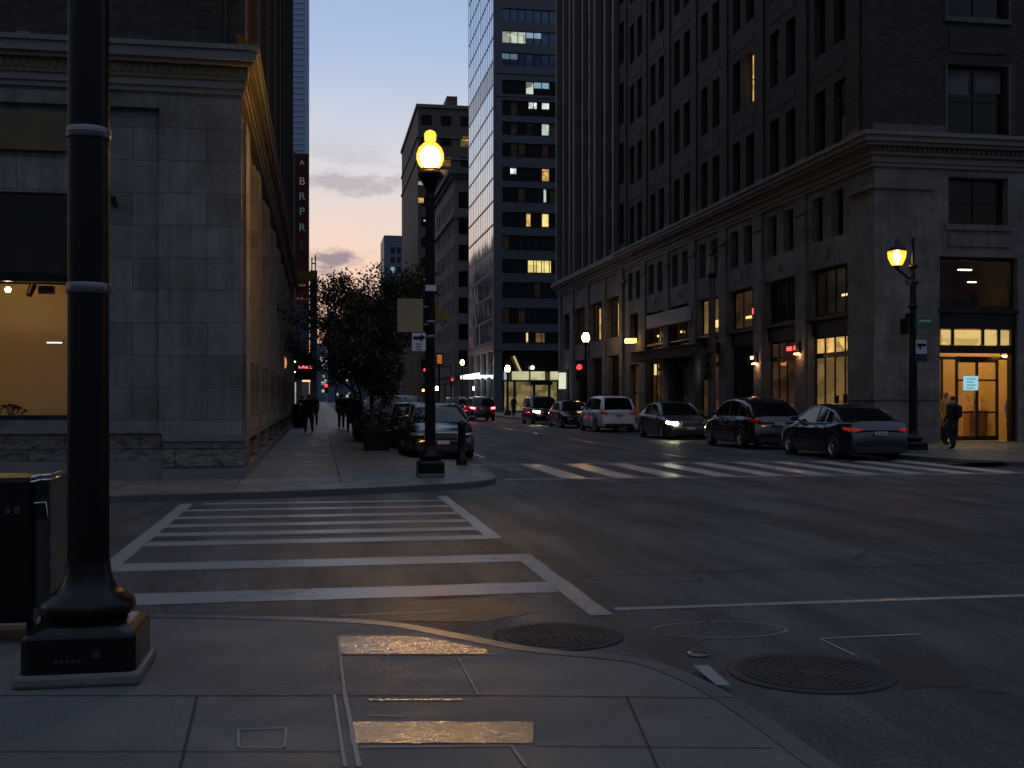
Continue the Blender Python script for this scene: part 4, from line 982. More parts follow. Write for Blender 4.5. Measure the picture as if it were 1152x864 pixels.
        fr.box(X0-.06, X0+.12, Y0-.001, Y0+.45, 0, ZT); fr.box(X0-.05, X0+.1, Y0+.4, Y1, zz(394), zz(386))
        fr.build('mullion_grid', 'towerstone', cw_)
        for a in range(5): lo = MB(); ya = Y0+.5+(Y1-Y0)*a/4.3; lo.box(X0, X0+.3, ya-.25, ya+.25, 0, zz(394)); lo.build('ground_pier', 'towerstone', t)
        q = MB(); q.quad((X0+.2, Y0, 0), (X0+.2, Y1, 0), (X0+.2, Y1, zz(392)), (X0+.2, Y0, zz(392))); q.build('street_glazing', 'towerglass', t)
        q = MB(); q.box(X0-1.5, X0, Y0+1, Y1-4, 3.9, 4.05); q.box(X0-1.49, X0-1.4, Y0+1, Y1-4, 4.051, 4.3); q.build('side_canopy', 'coolwhite', t)
    # entrance hall
    h = holes[15]; y = Y0
    m = MB(); yy = y+1.8; xa, xb = X0+u0, X0+u1
    m.quad((xa, yy, 0), (xb, yy, 0), (xb, yy, 3.4), (xa, yy, 3.4)); m.build('entrance_hall', emis('hall_glow', (1, .78, .3), .15, .7, 1.0), t)
    m = MB(); m.quad((xa, yy, 3.4), (xb, yy, 3.4), (xb, yy, h[3]), (xa, yy, h[3])); m.build('upper_hall', 'glass', t)
    for a, b2 in ((567, 571.5), (576, 595), (597, 613), (619, 628)):
        m = MB(); m.box(XatY(a, y+.3), XatY(b2, y+.3), y+.28, y+.34, 3.55, 4.45)
        m.build('transom_sign', emis('hall_sign', (.95, .92, .5) if a > 570 else (.6, .85, 1), .5, .3, 1), t)
    m = MB()
    for a in (566, 579, 601, 618, 628): x = XatY(a, y+.2); m.box(x-.12, x+.12, y+.15, y+.4, .1, 3.4)
    m.box(xa, xb, y+.1, y+.4, 3.35, 3.5); m.box(XatY(596, y)-0, XatY(620, y), y-.6, y+.1, 3.0, 3.4); m.build('entrance_frame', 'darkmetal', t)
    m = MB(); m.sphere((XatY(599, y+1.2), y+1.2, zz(413)), .22); m.build('ceiling_light', 'coolwhite', t)
    m = MB(); m.tube((XatY(578, y+1), y+1, zz(400)), (XatY(586, y+1), y+1, zz(418)), .12); m.build('ceiling_light', emis('slanted_tube', (1, .8, .4), .5), t)
glass_tower()

# ------------------------------------------------------------------ beige and brown blocks farther down on the right
def block(name, label, X0, Y0, Y1, W, H, wallmat, wp, bp, storey, wh, z0=5.0, trims=None, litlist=(), front=True, cat='building', side=-1, seedn=1, lm='litdim', sidewin=True, maxn=95):
    """box block: the face towards -Y and the face to the street (side -1 = -X face at X0, +1 = +X face at X0)"""
    t = thing(name, label, cat, (X0, Y0, 0)); rng = random.Random(seedn)
    w = MB(); Ox = (X0, Y0); Uf = (1, 0) if side == -1 else (-1, 0)
    hf, hs = [], []
    k = 0
    while (k+1)*bp < W-.5 and k < 14:
        r = 0
        while z0+r*storey+wh < H-1.2: hf.append((.6+k*bp, .6+k*bp+wp, z0+r*storey, z0+r*storey+wh)); r += 1
        k += 1
    k = 0; L = Y1-Y0
    while (k+1)*bp < L-.3 and sidewin:
        r = 0
        while z0+r*storey+wh < H-1.2: hs.append((.6+k*bp, .6+k*bp+wp, z0+r*storey, z0+r*storey+wh)); r += 1
        k += 1
    facade(w, Ox, Uf, (0, -1), 0, W, 0, H, hf, .25); facade(w, Ox, (0, 1), (side, 0), 0, L, 0, H, hs, .25)
    xb = X0+W*Uf[0]
    w.quad((X0, Y0, H), (xb, Y0, H), (xb, Y1, H), (X0, Y1, H)); w.quad((X0, Y1, 0), (xb, Y1, 0), (xb, Y1, H), (X0, Y1, H)); w.quad((xb, Y0, 0), (xb, Y1, 0), (xb, Y1, H), (xb, Y0, H))
    w.build('wall', wallmat, t)
    n = 0
    def vis(x, y, z):   # only windows the street can see
        d = dep(x, y); return z < EYE+460*d/F and abs(F*((x*CS-y*SN)/d)) < 640
    for O_, U_, N_, hh in ((Ox, Uf, (0, -1), hf), (Ox, (0, 1), (side, 0), hs)):
        rest = MB()
        for h in hh:
            x = O_[0]+U_[0]*h[0]; y = O_[1]+U_[1]*h[0]
            lit = rng.random()
            pane = lm if lit < .06 else 'glass'
            if vis(x, y, h[2]) and n < maxn: window(t, O_, U_, N_, *h, depth=.15, cols=1, rows=2, fr=.08, pane=pane); n += 1
            else:
                a = (O_[0]+U_[0]*h[0]-N_[0]*.2, O_[1]+U_[1]*h[0]-N_[1]*.2); b = (O_[0]+U_[0]*h[1]-N_[0]*.2, O_[1]+U_[1]*h[1]-N_[1]*.2)
                rest.quad((*a, h[2]), (*b, h[2]), (*b, h[3]), (*a, h[3]))
        if rest.v: rest.build('far_windows', 'glass', t)['kind'] = 'stuff'
    if trims:
        c = MB()
        for z0_, z1_, out in trims:
            xa, xc = (X0-out, xb) if side == -1 else (xb, X0+out)
            c.box(xa, xc, Y0-out, Y1, z0_, z1_)
        c.build('cornice', 'trim', t)
    return t
Yf = YatX(511, XR); H1 = Z(192, XR, Yf)
M['beige'] = pbr('beige_stone', (.20, .17, .15), .8, scale=.3, bump=.2)
M['brownwall'] = pbr('brown_wall', (.13, .095, .075), .85, scale=.3)
block('beige_office_building', 'beige stone office block with a heavy cornice just left of the glass tower', XR, Yf, YatX(489, XR), 16, H1, 'beige', 1.3, 2.9, 3.6, 2.2, 6, [(H1-1.0, H1-.5, .4), (H1-.5, H1+.01, .9), (H1-6.4, H1-6.0, .3), (4.6, 5.0, .3)], seedn=4)
Ye = YatX(470, XR); H2 = Z(117, XR, Ye)
te = block('brown_high_rise', 'tall brown high rise behind the glowing street lamp globe', XR, Ye, YatX(452, XR), 22, H2, 'brownwall', 2.0, 3.7, 3.8, 1.9, 7, [(H2-.6, H2+.01, .3), (H2-6.2, H2-5.9, .25), (H2-10.2, H2-9.9, .25)], seedn=12, lm='litsoft', sidewin=False)
m = MB(); x0, x1 = XatY(504, Ye), XatY(516, Ye); m.box(x0, x1, Ye+2, Ye+8, H2, H2+2.3); m.build('roof_box', 'brownwall', te)
for (a, b2, y0, y1, mt) in ((488, 501, 190, 196, 'litsoft'), (467, 474, 204, 208, 'litcold'), (467, 473, 222.5, 228, 'lit'), (517, 526, 152, 156, 'lit'), (473, 479, 247, 249, 'litcold')):
    m = MB(); m.box(XatY(a, Ye)+.6, XatY(b2, Ye)+.6, Ye-.03, Ye+.02, Z(y1, XR, Ye), Z(y0, XR, Ye)); m.build('lit_pane', mt, te)
# distant grid tower
Yg = 390; xg = XatY(432, Yg)
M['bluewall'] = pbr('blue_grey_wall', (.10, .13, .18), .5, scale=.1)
block('distant_grid_tower', 'small distant blue tower with a gridded face left of the brown high rise', XatY(453, Yg)-.0, Yg, Yg+22, XatY(453, Yg)-xg, Z(265, XatY(445, Yg), Yg), 'bluewall', 1.5, 2.1, 3.4, 2.2, 8, side=1, seedn=3, lm='litblue', maxn=80)

# ------------------------------------------------------------------ left side beyond the stone building
def blue_tower():
    Y0 = 150.0; X1 = XL; t = thing('slatted_glass_tower', 'pale blue tower with thin horizontal slats above the left rooftops', 'building', (X1, Y0, 0))
    w = MB(); H = 96; w.box(X1-18, X1, Y0, Y0+25, 0, H); w.build('glass_wall', pbr('sky_blue_glass', (.28, .40, .62), .22, .35, scale=.15, var=.2, bump=0), t)
    m = MB(); z = 3.0; 
    while z < H: m.box(X1-18, X1+.05, Y0-.12, Y0+25, z, z+.22); z += .75 if z < 70 else 1.4
    m.box(X1-.35, X1+.1, Y0-.14, Y0+.3, 0, H); m.build('slat', pbr('slat_metal', (.35, .45, .62), .4, .3), t)
blue_tower()
block('mid_left_building', 'dark mid height building on the left behind the vertical blade sign', XL, 66.0, 96, 14, 9.5, 'brickA', 1.6, 3.1, 3.7, 2.3, 5.2, side=1, seedn=8)
block('far_left_building', 'grey far left block lining the sidewalk past the blade sign', XL, 98.0, 145, 14, 17, 'beige', 1.6, 3.4, 3.7, 2.3, 5.2, side=1, seedn=9)
block('reflected_slab', 'added tall slab mostly hidden beyond the slatted blue tower, mirrored by the glass tower', -2.6, 200, 330, 14, 38, 'bluewall', 2.4, 4.6, 4.2, 2.6, 5.2, side=1, seedn=19, maxn=10)  # added, mostly hidden; gives the glass tower's lower face a dark reflection
def thin_tower(px0, px1, ytop, Y, name, label, mt):
    x0, x1 = XatY(px0, Y), XatY(px1, Y); H = Z(ytop, x0, Y)
    t = thing(name, label, 'building', ((x0+x1)/2, Y, 0)); m = MB(); m.box(x0, x1, Y, Y+10, 0, H); m.build('shaft', mt, t)
    f = MB(); z = 6
    while z < H-2: f.box(x0+.3, x1-.3, Y-.08, Y+.02, z, z+1.6); z += 3.4
    f.build('window_rows', 'glass', t)
    r = MB(); r.box(x0+.3, x0+.6, Y+.3, Y+.6, H, H+3); r.box(x1-.6, x1-.3, Y+.3, Y+.6, H, H+3.6); r.box(x0+.3, x1-.3, Y+.35, Y+.55, H+1.5, H+1.8); r.build('roof_mast', mt, t)
    return t
thin_tower(348.6, 357, 304, 260, 'slim_tower', 'slim grey tower with rooftop masts just right of the blade sign', 'bluewall')
thin_tower(368, 376, 350, 420, 'distant_spire_tower', 'distant thin tower rising behind the treetops', 'bluewall')
def low_skyline():
    for i, (a, b, y, Y) in enumerate([(355, 372, 386, 520), (374, 398, 374, 560), (398, 440, 384, 600)]):
        x0, x1 = XatY(a, Y), XatY(b, Y); t = thing('distant_building', ['low hazy building at the street end, left', 'hazy flat block at the street end behind the trees', 'wide hazy block at the street end, right'][i], 'building', ((x0+x1)/2, Y, 0), group='hazy blocks closing the street')
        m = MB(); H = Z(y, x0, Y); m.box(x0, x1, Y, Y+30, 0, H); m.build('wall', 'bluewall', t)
        f = MB(); rng = random.Random(i)
        for _ in range(14): x = rng.uniform(x0+1, x1-2); z = rng.uniform(2, H-2); f.box(x, x+1.2, Y-.05, Y, z, z+1.3)
        f.build('lit_windows', 'litcold', t)['kind'] = 'stuff'
low_skyline()
def blade_sign():
    Y = 65.0; x0, x1 = XatY(332, Y), XatY(347.5, Y)
    t = thing('vertical_blade_sign', 'tall maroon vertical blade sign with pale letters on the left buildings', 'sign', (x0, Y, 4))
    H0, H1 = Z(305, x0, Y), Z(172.5, x0, Y)
    m = MB(); m.box(x0, x1, Y, Y+.3, H0, H1); m.build('board', pbr('maroon_board', (.10, .012, .018), .45), t)
    m = MB(); m.box(x0-.12, x0-.003, Y-.03, Y+.33, Z(395, x0, Y), H1+.1); m.build('edge_post', pbr('post_grey', (.2, .18, .18), .5), t)
    cols = ['white', 'white', 'teal', 'teal', 'teal', 'dim']; M['teal'] = emis('teal_letters', (.25, .5, .6), .14); M['dim'] = pbr('dim_letters', (.2, .22, .22), .5); M['wht'] = emis('pale_letters', (.9, .5, .5), .14)
    for ch, y, c in zip('ABRPRE', (183, 204, 221, 238, 256, 276), ('wht', 'wht', 'teal', 'teal', 'teal', 'dim')):
        text('letter', ch, .62 if ch != 'A' else .4, c, t, ((x0+x1)/2, Y-.01, Z(y, x0, Y)), (R(90), 0, 0), .008)
    m = MB(); m.box(x0+.0, XatY(355, Y), Y-.02, Y+.3, Z(315.5, x0, Y), Z(305.2, x0, Y)); m.build('yellow_panel', pbr('olive_panel', (.16, .15, .02), .5), t)
    m = MB(); m.box(x0+.06, x1, Y-.02, Y+.3, Z(342.5, x0, Y), Z(316, x0, Y)); rp = m.build('red_panel', pbr('red_panel', (.28, .012, .02), .45), t)
    m = MB(); m.box(x0+.12, x1-.12, Y-.03, Y-.021, Z(337, x0, Y), Z(335, x0, Y)); m.box(x0+.2, x1-.2, Y-.03, Y-.021, Z(322.5, x0, Y), Z(320, x0, Y)); m.build('panel_lettering', 'wht', rp)
    m = MB(); m.box(XatY(337.5, Y), x1+.03, Y-.02, Y+.3, Z(395, x0, Y), Z(343, x0, Y)); m.build('grey_panel', pbr('blue_grey_panel', (.16, .22, .32), .4), t)
    m = MB(); m.box(XL, x0, Y+.1, Y+.2, Z(250, x0, Y), Z(247, x0, Y)); m.box(XL, x0, Y+.1, Y+.2, Z(380, x0, Y), Z(377, x0, Y)); m.build('bracket', 'darkmetal', t)
    # dark marquee below
    t = thing('marquee_canopy', 'dark marquee over the left sidewalk with red neon edge and white lamps', 'canopy', (XL, 66, 3))
    Y = 67.0; m = MB(); m.box(XL-.1, XatY(351, Y), Y, Y+5, Z(426, XL, Y), Z(396, XL, Y)); m.build('canopy_box', 'blackmatt', t)
    m = MB(); m.box(XatY(336, Y), XatY(352, Y), Y-.05, Y-.003, Z(414.5, XL, Y), Z(411.5, XL, Y)); m.build('neon_strip', emis('pink_neon', (1, .12, .12), 2.2, .6, 8), t)
    for px, py, w in ((331, 407, 3.4), (331.5, 418.5, 2.2)):
        m = MB(); m.sphere((XatY(px, Y), Y-.1, Z(py, XL, Y)), w*.055/2.0, 12, sz=.6); m.build('lamp', 'coolwhite', t)
    m = MB(); m.box(XatY(340, Y+5), XatY(349, Y+5), Y+5.1, Y+5.2, Z(428, XL, Y), Z(425.5, XL, Y)); m.build('orange_strip', emis('orange_strip', (1, .5, .25), 1.6), t)
    m = MB(); m.box(XatY(326.5, 69), XatY(333, 69), 69, 69.2, .15, Z(430, XL, 69)); m.build('shop_light_panel', emis('pale_green_panel', (.7, .85, .65), .45, .3, 1), t)
    m = MB(); m.sphere((XL-.02, 48.0, 3.1), .12, sz=2.2); tag(m.build('wall_lantern', emis('orange_lantern', (1, .35, .12), .8)), 'small orange lantern on the side wall of the stone building', 'wall lamp')
blade_sign()

# ------------------------------------------------------------------ street lamps
def lamp_base(t, x, y, z, s=1.0, pad=.68):
    m = MB(); m.box(x-pad/2, x+pad/2, y-pad/2, y+pad/2, z, z+.07); m.build('concrete_pad', 'pad', t, bevel=.02)
    def oct_rows(prof):
        rows = []
        for hw, zz, ch in prof:
            c = hw*ch; rows.append([(x+a, y+b, z+zz) for a, b in ((hw, -hw+c), (hw, hw-c), (hw-c, hw), (-hw+c, hw), (-hw, hw-c), (-hw, -hw+c), (-hw+c, -hw), (hw-c, -hw))])
        return rows
    m = MB(); rows = oct_rows([(.30*s, .071, .12), (.30*s, .26, .12), (.285*s, .28, .14), (.25*s, .31, .3), (.19*s, .335, .5)]); m.grid(rows, 0, True, sm=False); m.poly(rows[-1]); m.build('base_box', 'black', t, bevel=.008)
    m = MB(); m.lathe([(.19*s, z+.325), (.22*s, z+.335), (.25*s, z+.36), (.26*s, z+.39), (.25*s, z+.425), (.215*s, z+.445), (.21*s, z+.455), (.18*s, z+.475), (.155*s, z+.50), (.138*s, z+.53), (.125*s, z+.58), (.118*s, z+.64)], x, y, 32); m.build('base_bell', 'black', t)
def lamp_acorn(t, x, y, z, lit=True):
    """z = bottom of the globe"""
    m = MB(); m.lathe([(.085, z-.62), (.11, z-.60), (.085, z-.55), (.09, z-.42), (.14, z-.30), (.20, z-.20), (.235, z-.12), (.235, z-.08), (.19, z-.05), (.18, z)], x, y, 24); m.build('holder', 'black', t)
    m = MB(); m.lathe([(.15, z+.0), (.22, z+.07), (.262, z+.18), (.262, z+.28), (.22, z+.40), (.14, z+.48), (.09, z+.52)], x, y, 28); g_ = m.build('globe', 'globe' if lit else 'globe_off', t)
    m = MB(); m.lathe([(.09, z+.52), (.11, z+.55), (.115, z+.66), (.09, z+.71), (.03, z+.74)], x, y, 20); m.build('finial', 'globe' if lit else 'black', t)
    if lit:
        m = MB(); m.lathe([(.10, z+.03), (.17, z+.09), (.20, z+.2), (.195, z+.28), (.14, z+.38), (.05, z+.44)], x, y, 20); m.build('bulb', 'bulb', t)
def street_lamp_near():
    x, y = G(99, 742, NH+.0); d = 6.32; r = ray(99.5); x, y = d*(SN+r*CS), d*(CS-r*SN)
    t = thing('street_lamp', 'big black fluted street lamp post beside the camera with steel bands, on a chamfered base', 'street lamp', (x, y, NH))
    rz = 0
    lamp_base(t, x, y, NH, 1.0, .66)
    m = MB(); m.lathe([(.113, NH+.63), (.112, 2.0), (.108, 6.2)], x, y, 48, flute=.07); m.build('shaft', 'black', t)
    for yy in (151, 325):
        zb = EYE+(HZ-yy)*d/F; m = MB(); m.lathe([(.118, zb-.03), (.121, zb-.025), (.121, zb+.025), (.118, zb+.03)], x, y, 32)
        if yy == 151: m.lathe([(.118, zb-.005), (.125, zb-.003), (.125, zb+.003), (.118, zb+.005)], x, y, 32)
        else: m.box(x+.09, x+.14, y-.03, y+.03, zb-.02, zb+.02)
        m.build('steel_band', 'steel', t)
    m = MB(); m.tube((x+.1, y-.303, NH+.17), (x+.1, y-.312, NH+.17), .026, .022, 16); m.build('access_bolt', 'iron', t)
    m = MB()
    for i in range(5): m.box(x-.12+i*.03, x-.10+i*.03, y-.304, y-.3005, NH+.13, NH+.15)
    m.build('maker_plate', 'iron', t)
    lamp_acorn(t, x, y, 6.8, False)
street_lamp_near()
LX, LY = 0, 0
def street_lamp_corner():
    global LX, LY
    x, y = G(484, 536, SW); LX, LY = x, y
    t = thing('street_lamp', 'lit acorn globe street lamp on the far left corner, carrying a tan board', 'street lamp', (x, y, SW))
    lamp_base(t, x, y, SW, .85, .52)
    zg = Z(190, x, y)
    m = MB(); m.lathe([(.105, SW+.6), (.10, 2), (.088, zg-.6)], x, y, 40, flute=.06); m.build('shaft', 'black', t)
    lamp_acorn(t, x, y, zg, True)
    m = MB()
    for yy in (362.5, 379): z = Z(yy, x, y); m.lathe([(.112, z-.03), (.12, z-.02), (.12, z+.02), (.112, z+.03)], x, y, 24)
    m.build('steel_band', 'steel', t)
    z0, z1 = Z(328, x, y), Z(321.5, x, y); m = MB(); m.box(x-.1, x+.1, y-.14, y-.09, z0, z1); m.build('white_plate', 'white', t)
    return t
street_lamp_corner()
def px_on(px, Y): return XatY(px, Y)
# tan board, notice, yellow flag on the lamp: each its own thing
Yb = LY-.13
b = MB(); b.box(px_on(447, Yb), px_on(476, Yb), Yb, Yb+.03, Z(374, LX, Yb), Z(336.5, LX, Yb)); b.box(px_on(475.5, Yb), px_on(482, Yb), Yb+.005, Yb+.025, Z(346, LX, Yb), Z(344.5, LX, Yb)); b.box(px_on(475.5, Yb), px_on(482, Yb), Yb+.005, Yb+.025, Z(366, LX, Yb), Z(364.5, LX, Yb))
tag(b.build('tan_board', pbr('tan_board', (.33, .22, .12), .6, var=.15, scale=3), bevel=.008), 'blank tan square board fixed to the lit corner lamp post', 'sign')
st = thing('notice_sign', 'small white notice sign with a black symbol under the tan board', 'sign', (px_on(471, Yb), Yb, Z(385, LX, Yb)))
b = MB(); b.box(px_on(463.5, Yb), px_on(479, Yb), Yb, Yb+.02, Z(395, LX, Yb), Z(374.8, LX, Yb)); b.build('plate', 'white', st, bevel=.004)
b = MB(); zz_ = Z(381, LX, Yb); b.box(px_on(465, Yb), px_on(475, Yb), Yb-.005, Yb-.001, zz_-.02, zz_+.04); b.poly([(px_on(473, Yb), Yb-.004, zz_-.06), (px_on(479, Yb), Yb-.004, zz_+.03), (px_on(473, Yb), Yb-.004, zz_+.08)]); 
for i in range(3): b.box(px_on(468, Yb), px_on(474, Yb), Yb-.005, Yb-.001, zz_-.11-.05*i, zz_-.095-.05*i)
b.build('symbol', 'blackmatt', st)
fl = MB(); rows = []
for i in range(9):
    t_ = i/8; xx = px_on(490, Yb)+t_*.34
    rows.append([(xx, LY+.02*math.sin(t_*7), Z(343, LX, LY)-.02-t_*t_*.24-kk*(.28*(1-t_*.55))) for kk in (0, .5, 1)])
fl.grid(rows); fl.grid([[(p[0], p[1]+.012, p[2]) for p in r_] for r_ in rows])
tag(fl.build('yellow_flag', pbr('yellow_cloth', (.22, .13, .02), .7)), 'drooping yellow flag hanging from the right of the corner lamp post', 'flag')

def street_lamp_right():
    x, y = G(1027, 509, SW)
    t = thing('street_lamp', 'lit street lamp with a lantern on a short left arm by the corner entrance', 'street lamp', (x, y, SW))
    lamp_base(t, x, y, SW, 1.0, .62)
    zt = Z(268, x, y); m = MB(); m.lathe([(.12, SW+.6), (.11, 2.5), (.085, zt-1.2), (.05, zt-.9), (.045, zt)], x, y, 32, flute=.05)
    for yy in (318, 345, 300): z = Z(yy, x, y); m.lathe([(.115, z-.05), (.14, z-.03), (.14, z+.03), (.115, z+.05)], x, y, 20)
    m.build('shaft', 'black', t)
    lx = XatY(1009, y); zl = Z(288, lx, y)
    m = MB(); m.path([(x, y, zl-.62), (x-.15, y, zl-.60), (x-.3, y, zl-.48), (lx+.1, y, zl-.42), (lx, y, zl-.35)], [.035]*5); m.path([(x, y, zl-.25), (x-.1, y, zl-.4), (x-.22, y, zl-.5)], [.02]*3); m.build('arm', 'black', t)
    m = MB(); m.lathe([(.05, zl-.36), (.08, zl-.32), (.13, zl-.27)], lx, y, 20); m.lathe([(.25, zl+.13), (.26, zl+.16), (.18, zl+.26), (.09, zl+.33), (.07, zl+.40), (.02, zl+.48)], lx, y, 24); m.build('lantern_cap', 'black', t)
    m = MB(); m.lathe([(.10, zl-.28), (.16, zl-.22), (.235, zl-.05), (.25, zl+.12)], lx, y, 24, cap=False); m.build('globe', 'globe', t)
    m = MB(); m.lathe([(.03, zl-.22), (.08, zl-.1), (.11, zl+.0), (.06, zl+.1)], lx, y, 16); m.build('bulb', emis('lantern_bulb', (1, .45, .1), 110), t)
    m = MB(); z = Z(318, x, y); m.box(x-.18, x+.2, y-.1, y+.1, z-.06, z+.08); m.build('junction_box', 'steel', t)
    # signs on the pole
    Ys = y-.15
    s = thing('street_name_sign', 'green street name blade on the right corner lamp', 'sign', (x+.4, Ys, Z(363, x, y)))
    m = MB(); m.box(px_on(1030, Ys), px_on(1051, Ys), Ys, Ys+.02, Z(369, x, Ys), Z(364, x, Ys)); m.box(px_on(1031, Ys), px_on(1052, Ys), Ys+.03, Ys+.05, Z(363.3, x, Ys), Z(357.5, x, Ys)); m.build('blade', pbr('sign_green', (.01, .12, .06), .45), s)
    m = MB()
    for i in range(6): m.box(px_on(1035+2.3*i, Ys), px_on(1036.4+2.3*i, Ys), Ys+.024, Ys+.029, Z(362, x, Ys), Z(359.5, x, Ys))
    m.build('lettering', 'white', s)
    s = thing('parking_sign', 'white and dark blue notice sign on the right corner lamp', 'sign', (x+.3, Ys, Z(395, x, y)))
    m = MB(); m.box(px_on(1029.5, Ys), px_on(1043.5, Ys), Ys, Ys+.03, Z(407, x, Ys), Z(381, x, Ys)); m.build('plate', pbr('navy_plate', (.01, .012, .02), .5), s)
    m = MB(); m.box(px_on(1030.2, Ys), px_on(1042.8, Ys), Ys-.006, Ys-.001, Z(398, x, Ys), Z(382, x, Ys)); m.build('white_field', pbr('pale_blue_field', (.35, .42, .55), .5), s)
    m = MB(); m.box(px_on(1031.5, Ys), px_on(1041.5, Ys), Ys-.012, Ys-.007, Z(389.5, x, Ys), Z(386.5, x, Ys)); m.box(px_on(1034, Ys), px_on(1036, Ys), Ys-.012, Ys-.007, Z(393, x, Ys), Z(389.5, x, Ys)); m.build('symbol', 'blackmatt', s)
    s = thing('pedestrian_signal', 'dark unlit pedestrian signal clamped left of the right corner lamp post', 'signal', (x-.2, Ys, Z(366, x, y)))
    m = MB(); m.box(px_on(1016.5, Ys), px_on(1022, Ys), Ys-.05, Ys+.2, Z(376, x, Ys), Z(358, x, Ys)); m.box(px_on(1020, Ys), px_on(1025, Ys), Ys, Ys+.1, Z(362, x, Ys), Z(352, x, Ys)); m.build('housing', 'black', s, bevel=.02)
    m = MB(); m.box(px_on(1017.5, Ys), px_on(1021, Ys), Ys-.13, Ys-.05, Z(367, x, Ys), Z(366, x, Ys)); m.build('visor', 'black', s)
street_lamp_right()
def far_lamp(px, py, X, label, mat=None, H=None, lit=True):
    Y = YatX(px, X); z = Z(py, X, Y)
    t = thing('street_lamp', label, 'street lamp', (X, Y, SW), group='street lamps down the avenue')
    lamp_base(t, X, Y, SW, .9, .55)
    m = MB(); m.lathe([(.11, SW+.55), (.10, 2), (.075, z-.5)], X, Y, 20); m.build('shaft', 'black', t)
    m = MB(); m.lathe([(.09, z-.5), (.16, z-.35), (.2, z-.28), (.17, z-.25)], X, Y, 16); m.lathe([(.12, z+.3), (.1, z+.38), (.02, z+.45)], X, Y, 14); m.build('holder', 'black', t)
    m = MB(); m.lathe([(.16, z-.25), (.24, z-.05), (.23, z+.1), (.13, z+.3)], X, Y, 18); m.build('globe', (mat or 'far_globe') if lit else 'globe_off', t)
M['far_globe'] = emis('far_globe', (1, .55, .16), 28)
far_lamp(659, 380, 16.3, 'lit street lamp before the ribbed office block')
far_lamp(571, 415, 16.3, 'lit street lamp at the entrance of the glass tower')
far_lamp(520, 408, 16.3, 'lit street lamp before the beige stone block')
far_lamp(491.5, 437, 16.0, 'small farthest white street lamp past the corner post', emis('white_globe', (.9, .95, 1), 14))
def dark_post():
    X = 15.9; Y = YatX(801, X); z = Z(283, X, Y)
    t = thing('grey_lamp_post', 'thick dark grey unlit lamp post between the silver saloon and the black estate car', 'street lamp', (X, Y, SW))
    m = MB(); m.lathe([(.3, SW), (.3, .5), (.2, .7), (.17, .9), (.16, 3), (.13, z-1.1)], X, Y, 24, flute=.04); m.build('shaft', pbr('grey_post', (.06, .06, .06), .6), t)
    m = MB(); m.lathe([(.13, z-1.1), (.2, z-1.0), (.16, z-.9)], X, Y, 16); m.lathe([(.24, z-.16), (.22, z-.1), (.05, z-.05), (.03, z+.1)], X, Y, 16); m.build('collar', 'black', t)
    m = MB(); m.lathe([(.12, z-.9), (.15, z-.6), (.12, z-.35), (.1, z-.16)], X, Y, 16); m.build('globe', 'globe_off', t)
    # signal on it
    t = thing('traffic_signal', 'dark green traffic signal seen from the side, hung on the grey lamp post', 'traffic light', (X-.3, Y, 3.5))
    x0, x1 = XatY(790.5, Y-.3), XatY(797, Y-.3); m = MB(); z0, z1 = Z(428, X, Y), Z(393, X, Y)
    m.box(x0, x1, Y-.35, Y-.05, z0, z1); m.box(x1, X, Y-.2, Y-.1, z1-.2, z1-.1); m.box(x1, X, Y-.2, Y-.1, z0+.1, z0+.2)
    m.build('housing', pbr('signal_green', (.006, .02, .014), .5), t, bevel=.03)
    m = MB()
    for i in range(3): zc = z0+(z1-z0)*(i+.5)/3; m.tube(((x0+x1)/2, Y-.35, zc), ((x0+x1)/2, Y-.52, zc-.02), .1, .1, 14)
    m.build('visor', 'black', t)
dark_post()
def signal(px, py, X, label, col='red', post=True, arm=None, lens_r=.17):
    Y = YatX(px, X); z = Z(py, X, Y)
    t = thing('traffic_signal', label, 'traffic light', (X, Y, SW), group='traffic signals down the avenue')
    m = MB(); m.box(X-.18, X+.18, Y-.1, Y+.12, z-.85, z+.22); m.build('housing', 'black', t, bevel=.02)
    for i in range(3):
        zc = z-.34*i; m = MB(); m.tube((X, Y-.1, zc), (X, Y-.13, zc), lens_r if i == (0 if col == 'red' else 1) else .11, None, 16)
        on = (i == 0 and col == 'red') or (i == 1 and col == 'amber'); m.build('lens', col if on else 'blackmatt', t)
        v = MB(); v.grid([[(X+.17*math.cos(a), yy, zc+.17*math.sin(a)) for a in [math.pi*(q/8) for q in range(9)]] for yy in (Y-.1, Y-.3)]); v.build('visor', 'black', t)
    m = MB()
    if arm is None: m.tube((X+.3, Y+.05, SW), (X+.3, Y+.05, z+.4), .06); m.tube((X, Y+.05, z-.3), (X+.3, Y+.05, z-.3), .03)
    else: m.tube((X, Y+.05, z+.3), (arm, Y+.05, z+.4), .06); m.tube((arm, Y+.05, SW), (arm, Y+.05, z+.6), .09); m.tube((X, Y+.05, z-.2), (X, Y+.05, z+.3), .03)
    m.build('pole', 'black', t)
signal(651, 413, 16.0, 'red traffic signal before the ribbed office block')
signal(508, 427, 15.5, 'red traffic signal just right of the lit corner lamp')
signal(478, 416, 12.3, 'red traffic signal on a long arm behind the lit corner lamp post', arm=15.4)
signal(367, 434, .9, 'red traffic signal over the left sidewalk beyond the walkers', arm=2.0)
signal(476, 436, 12.6, 'amber traffic signal low behind the lit corner lamp post', col='amber', arm=15.3)
signal(612, 452, 15.9, 'small red signal far ahead beside the parked cars') if False else None
t = thing('pedestrian_signal', 'small orange lit pedestrian signal right of the lit corner lamp post', 'signal', (XatY(494.5, LY+30), LY+30, 2.6))
Yp = 62.0; Xp = XatY(494.5, Yp)
t.location = (Xp, Yp, SW); ROOT[t.name] = (Xp, Yp, SW)
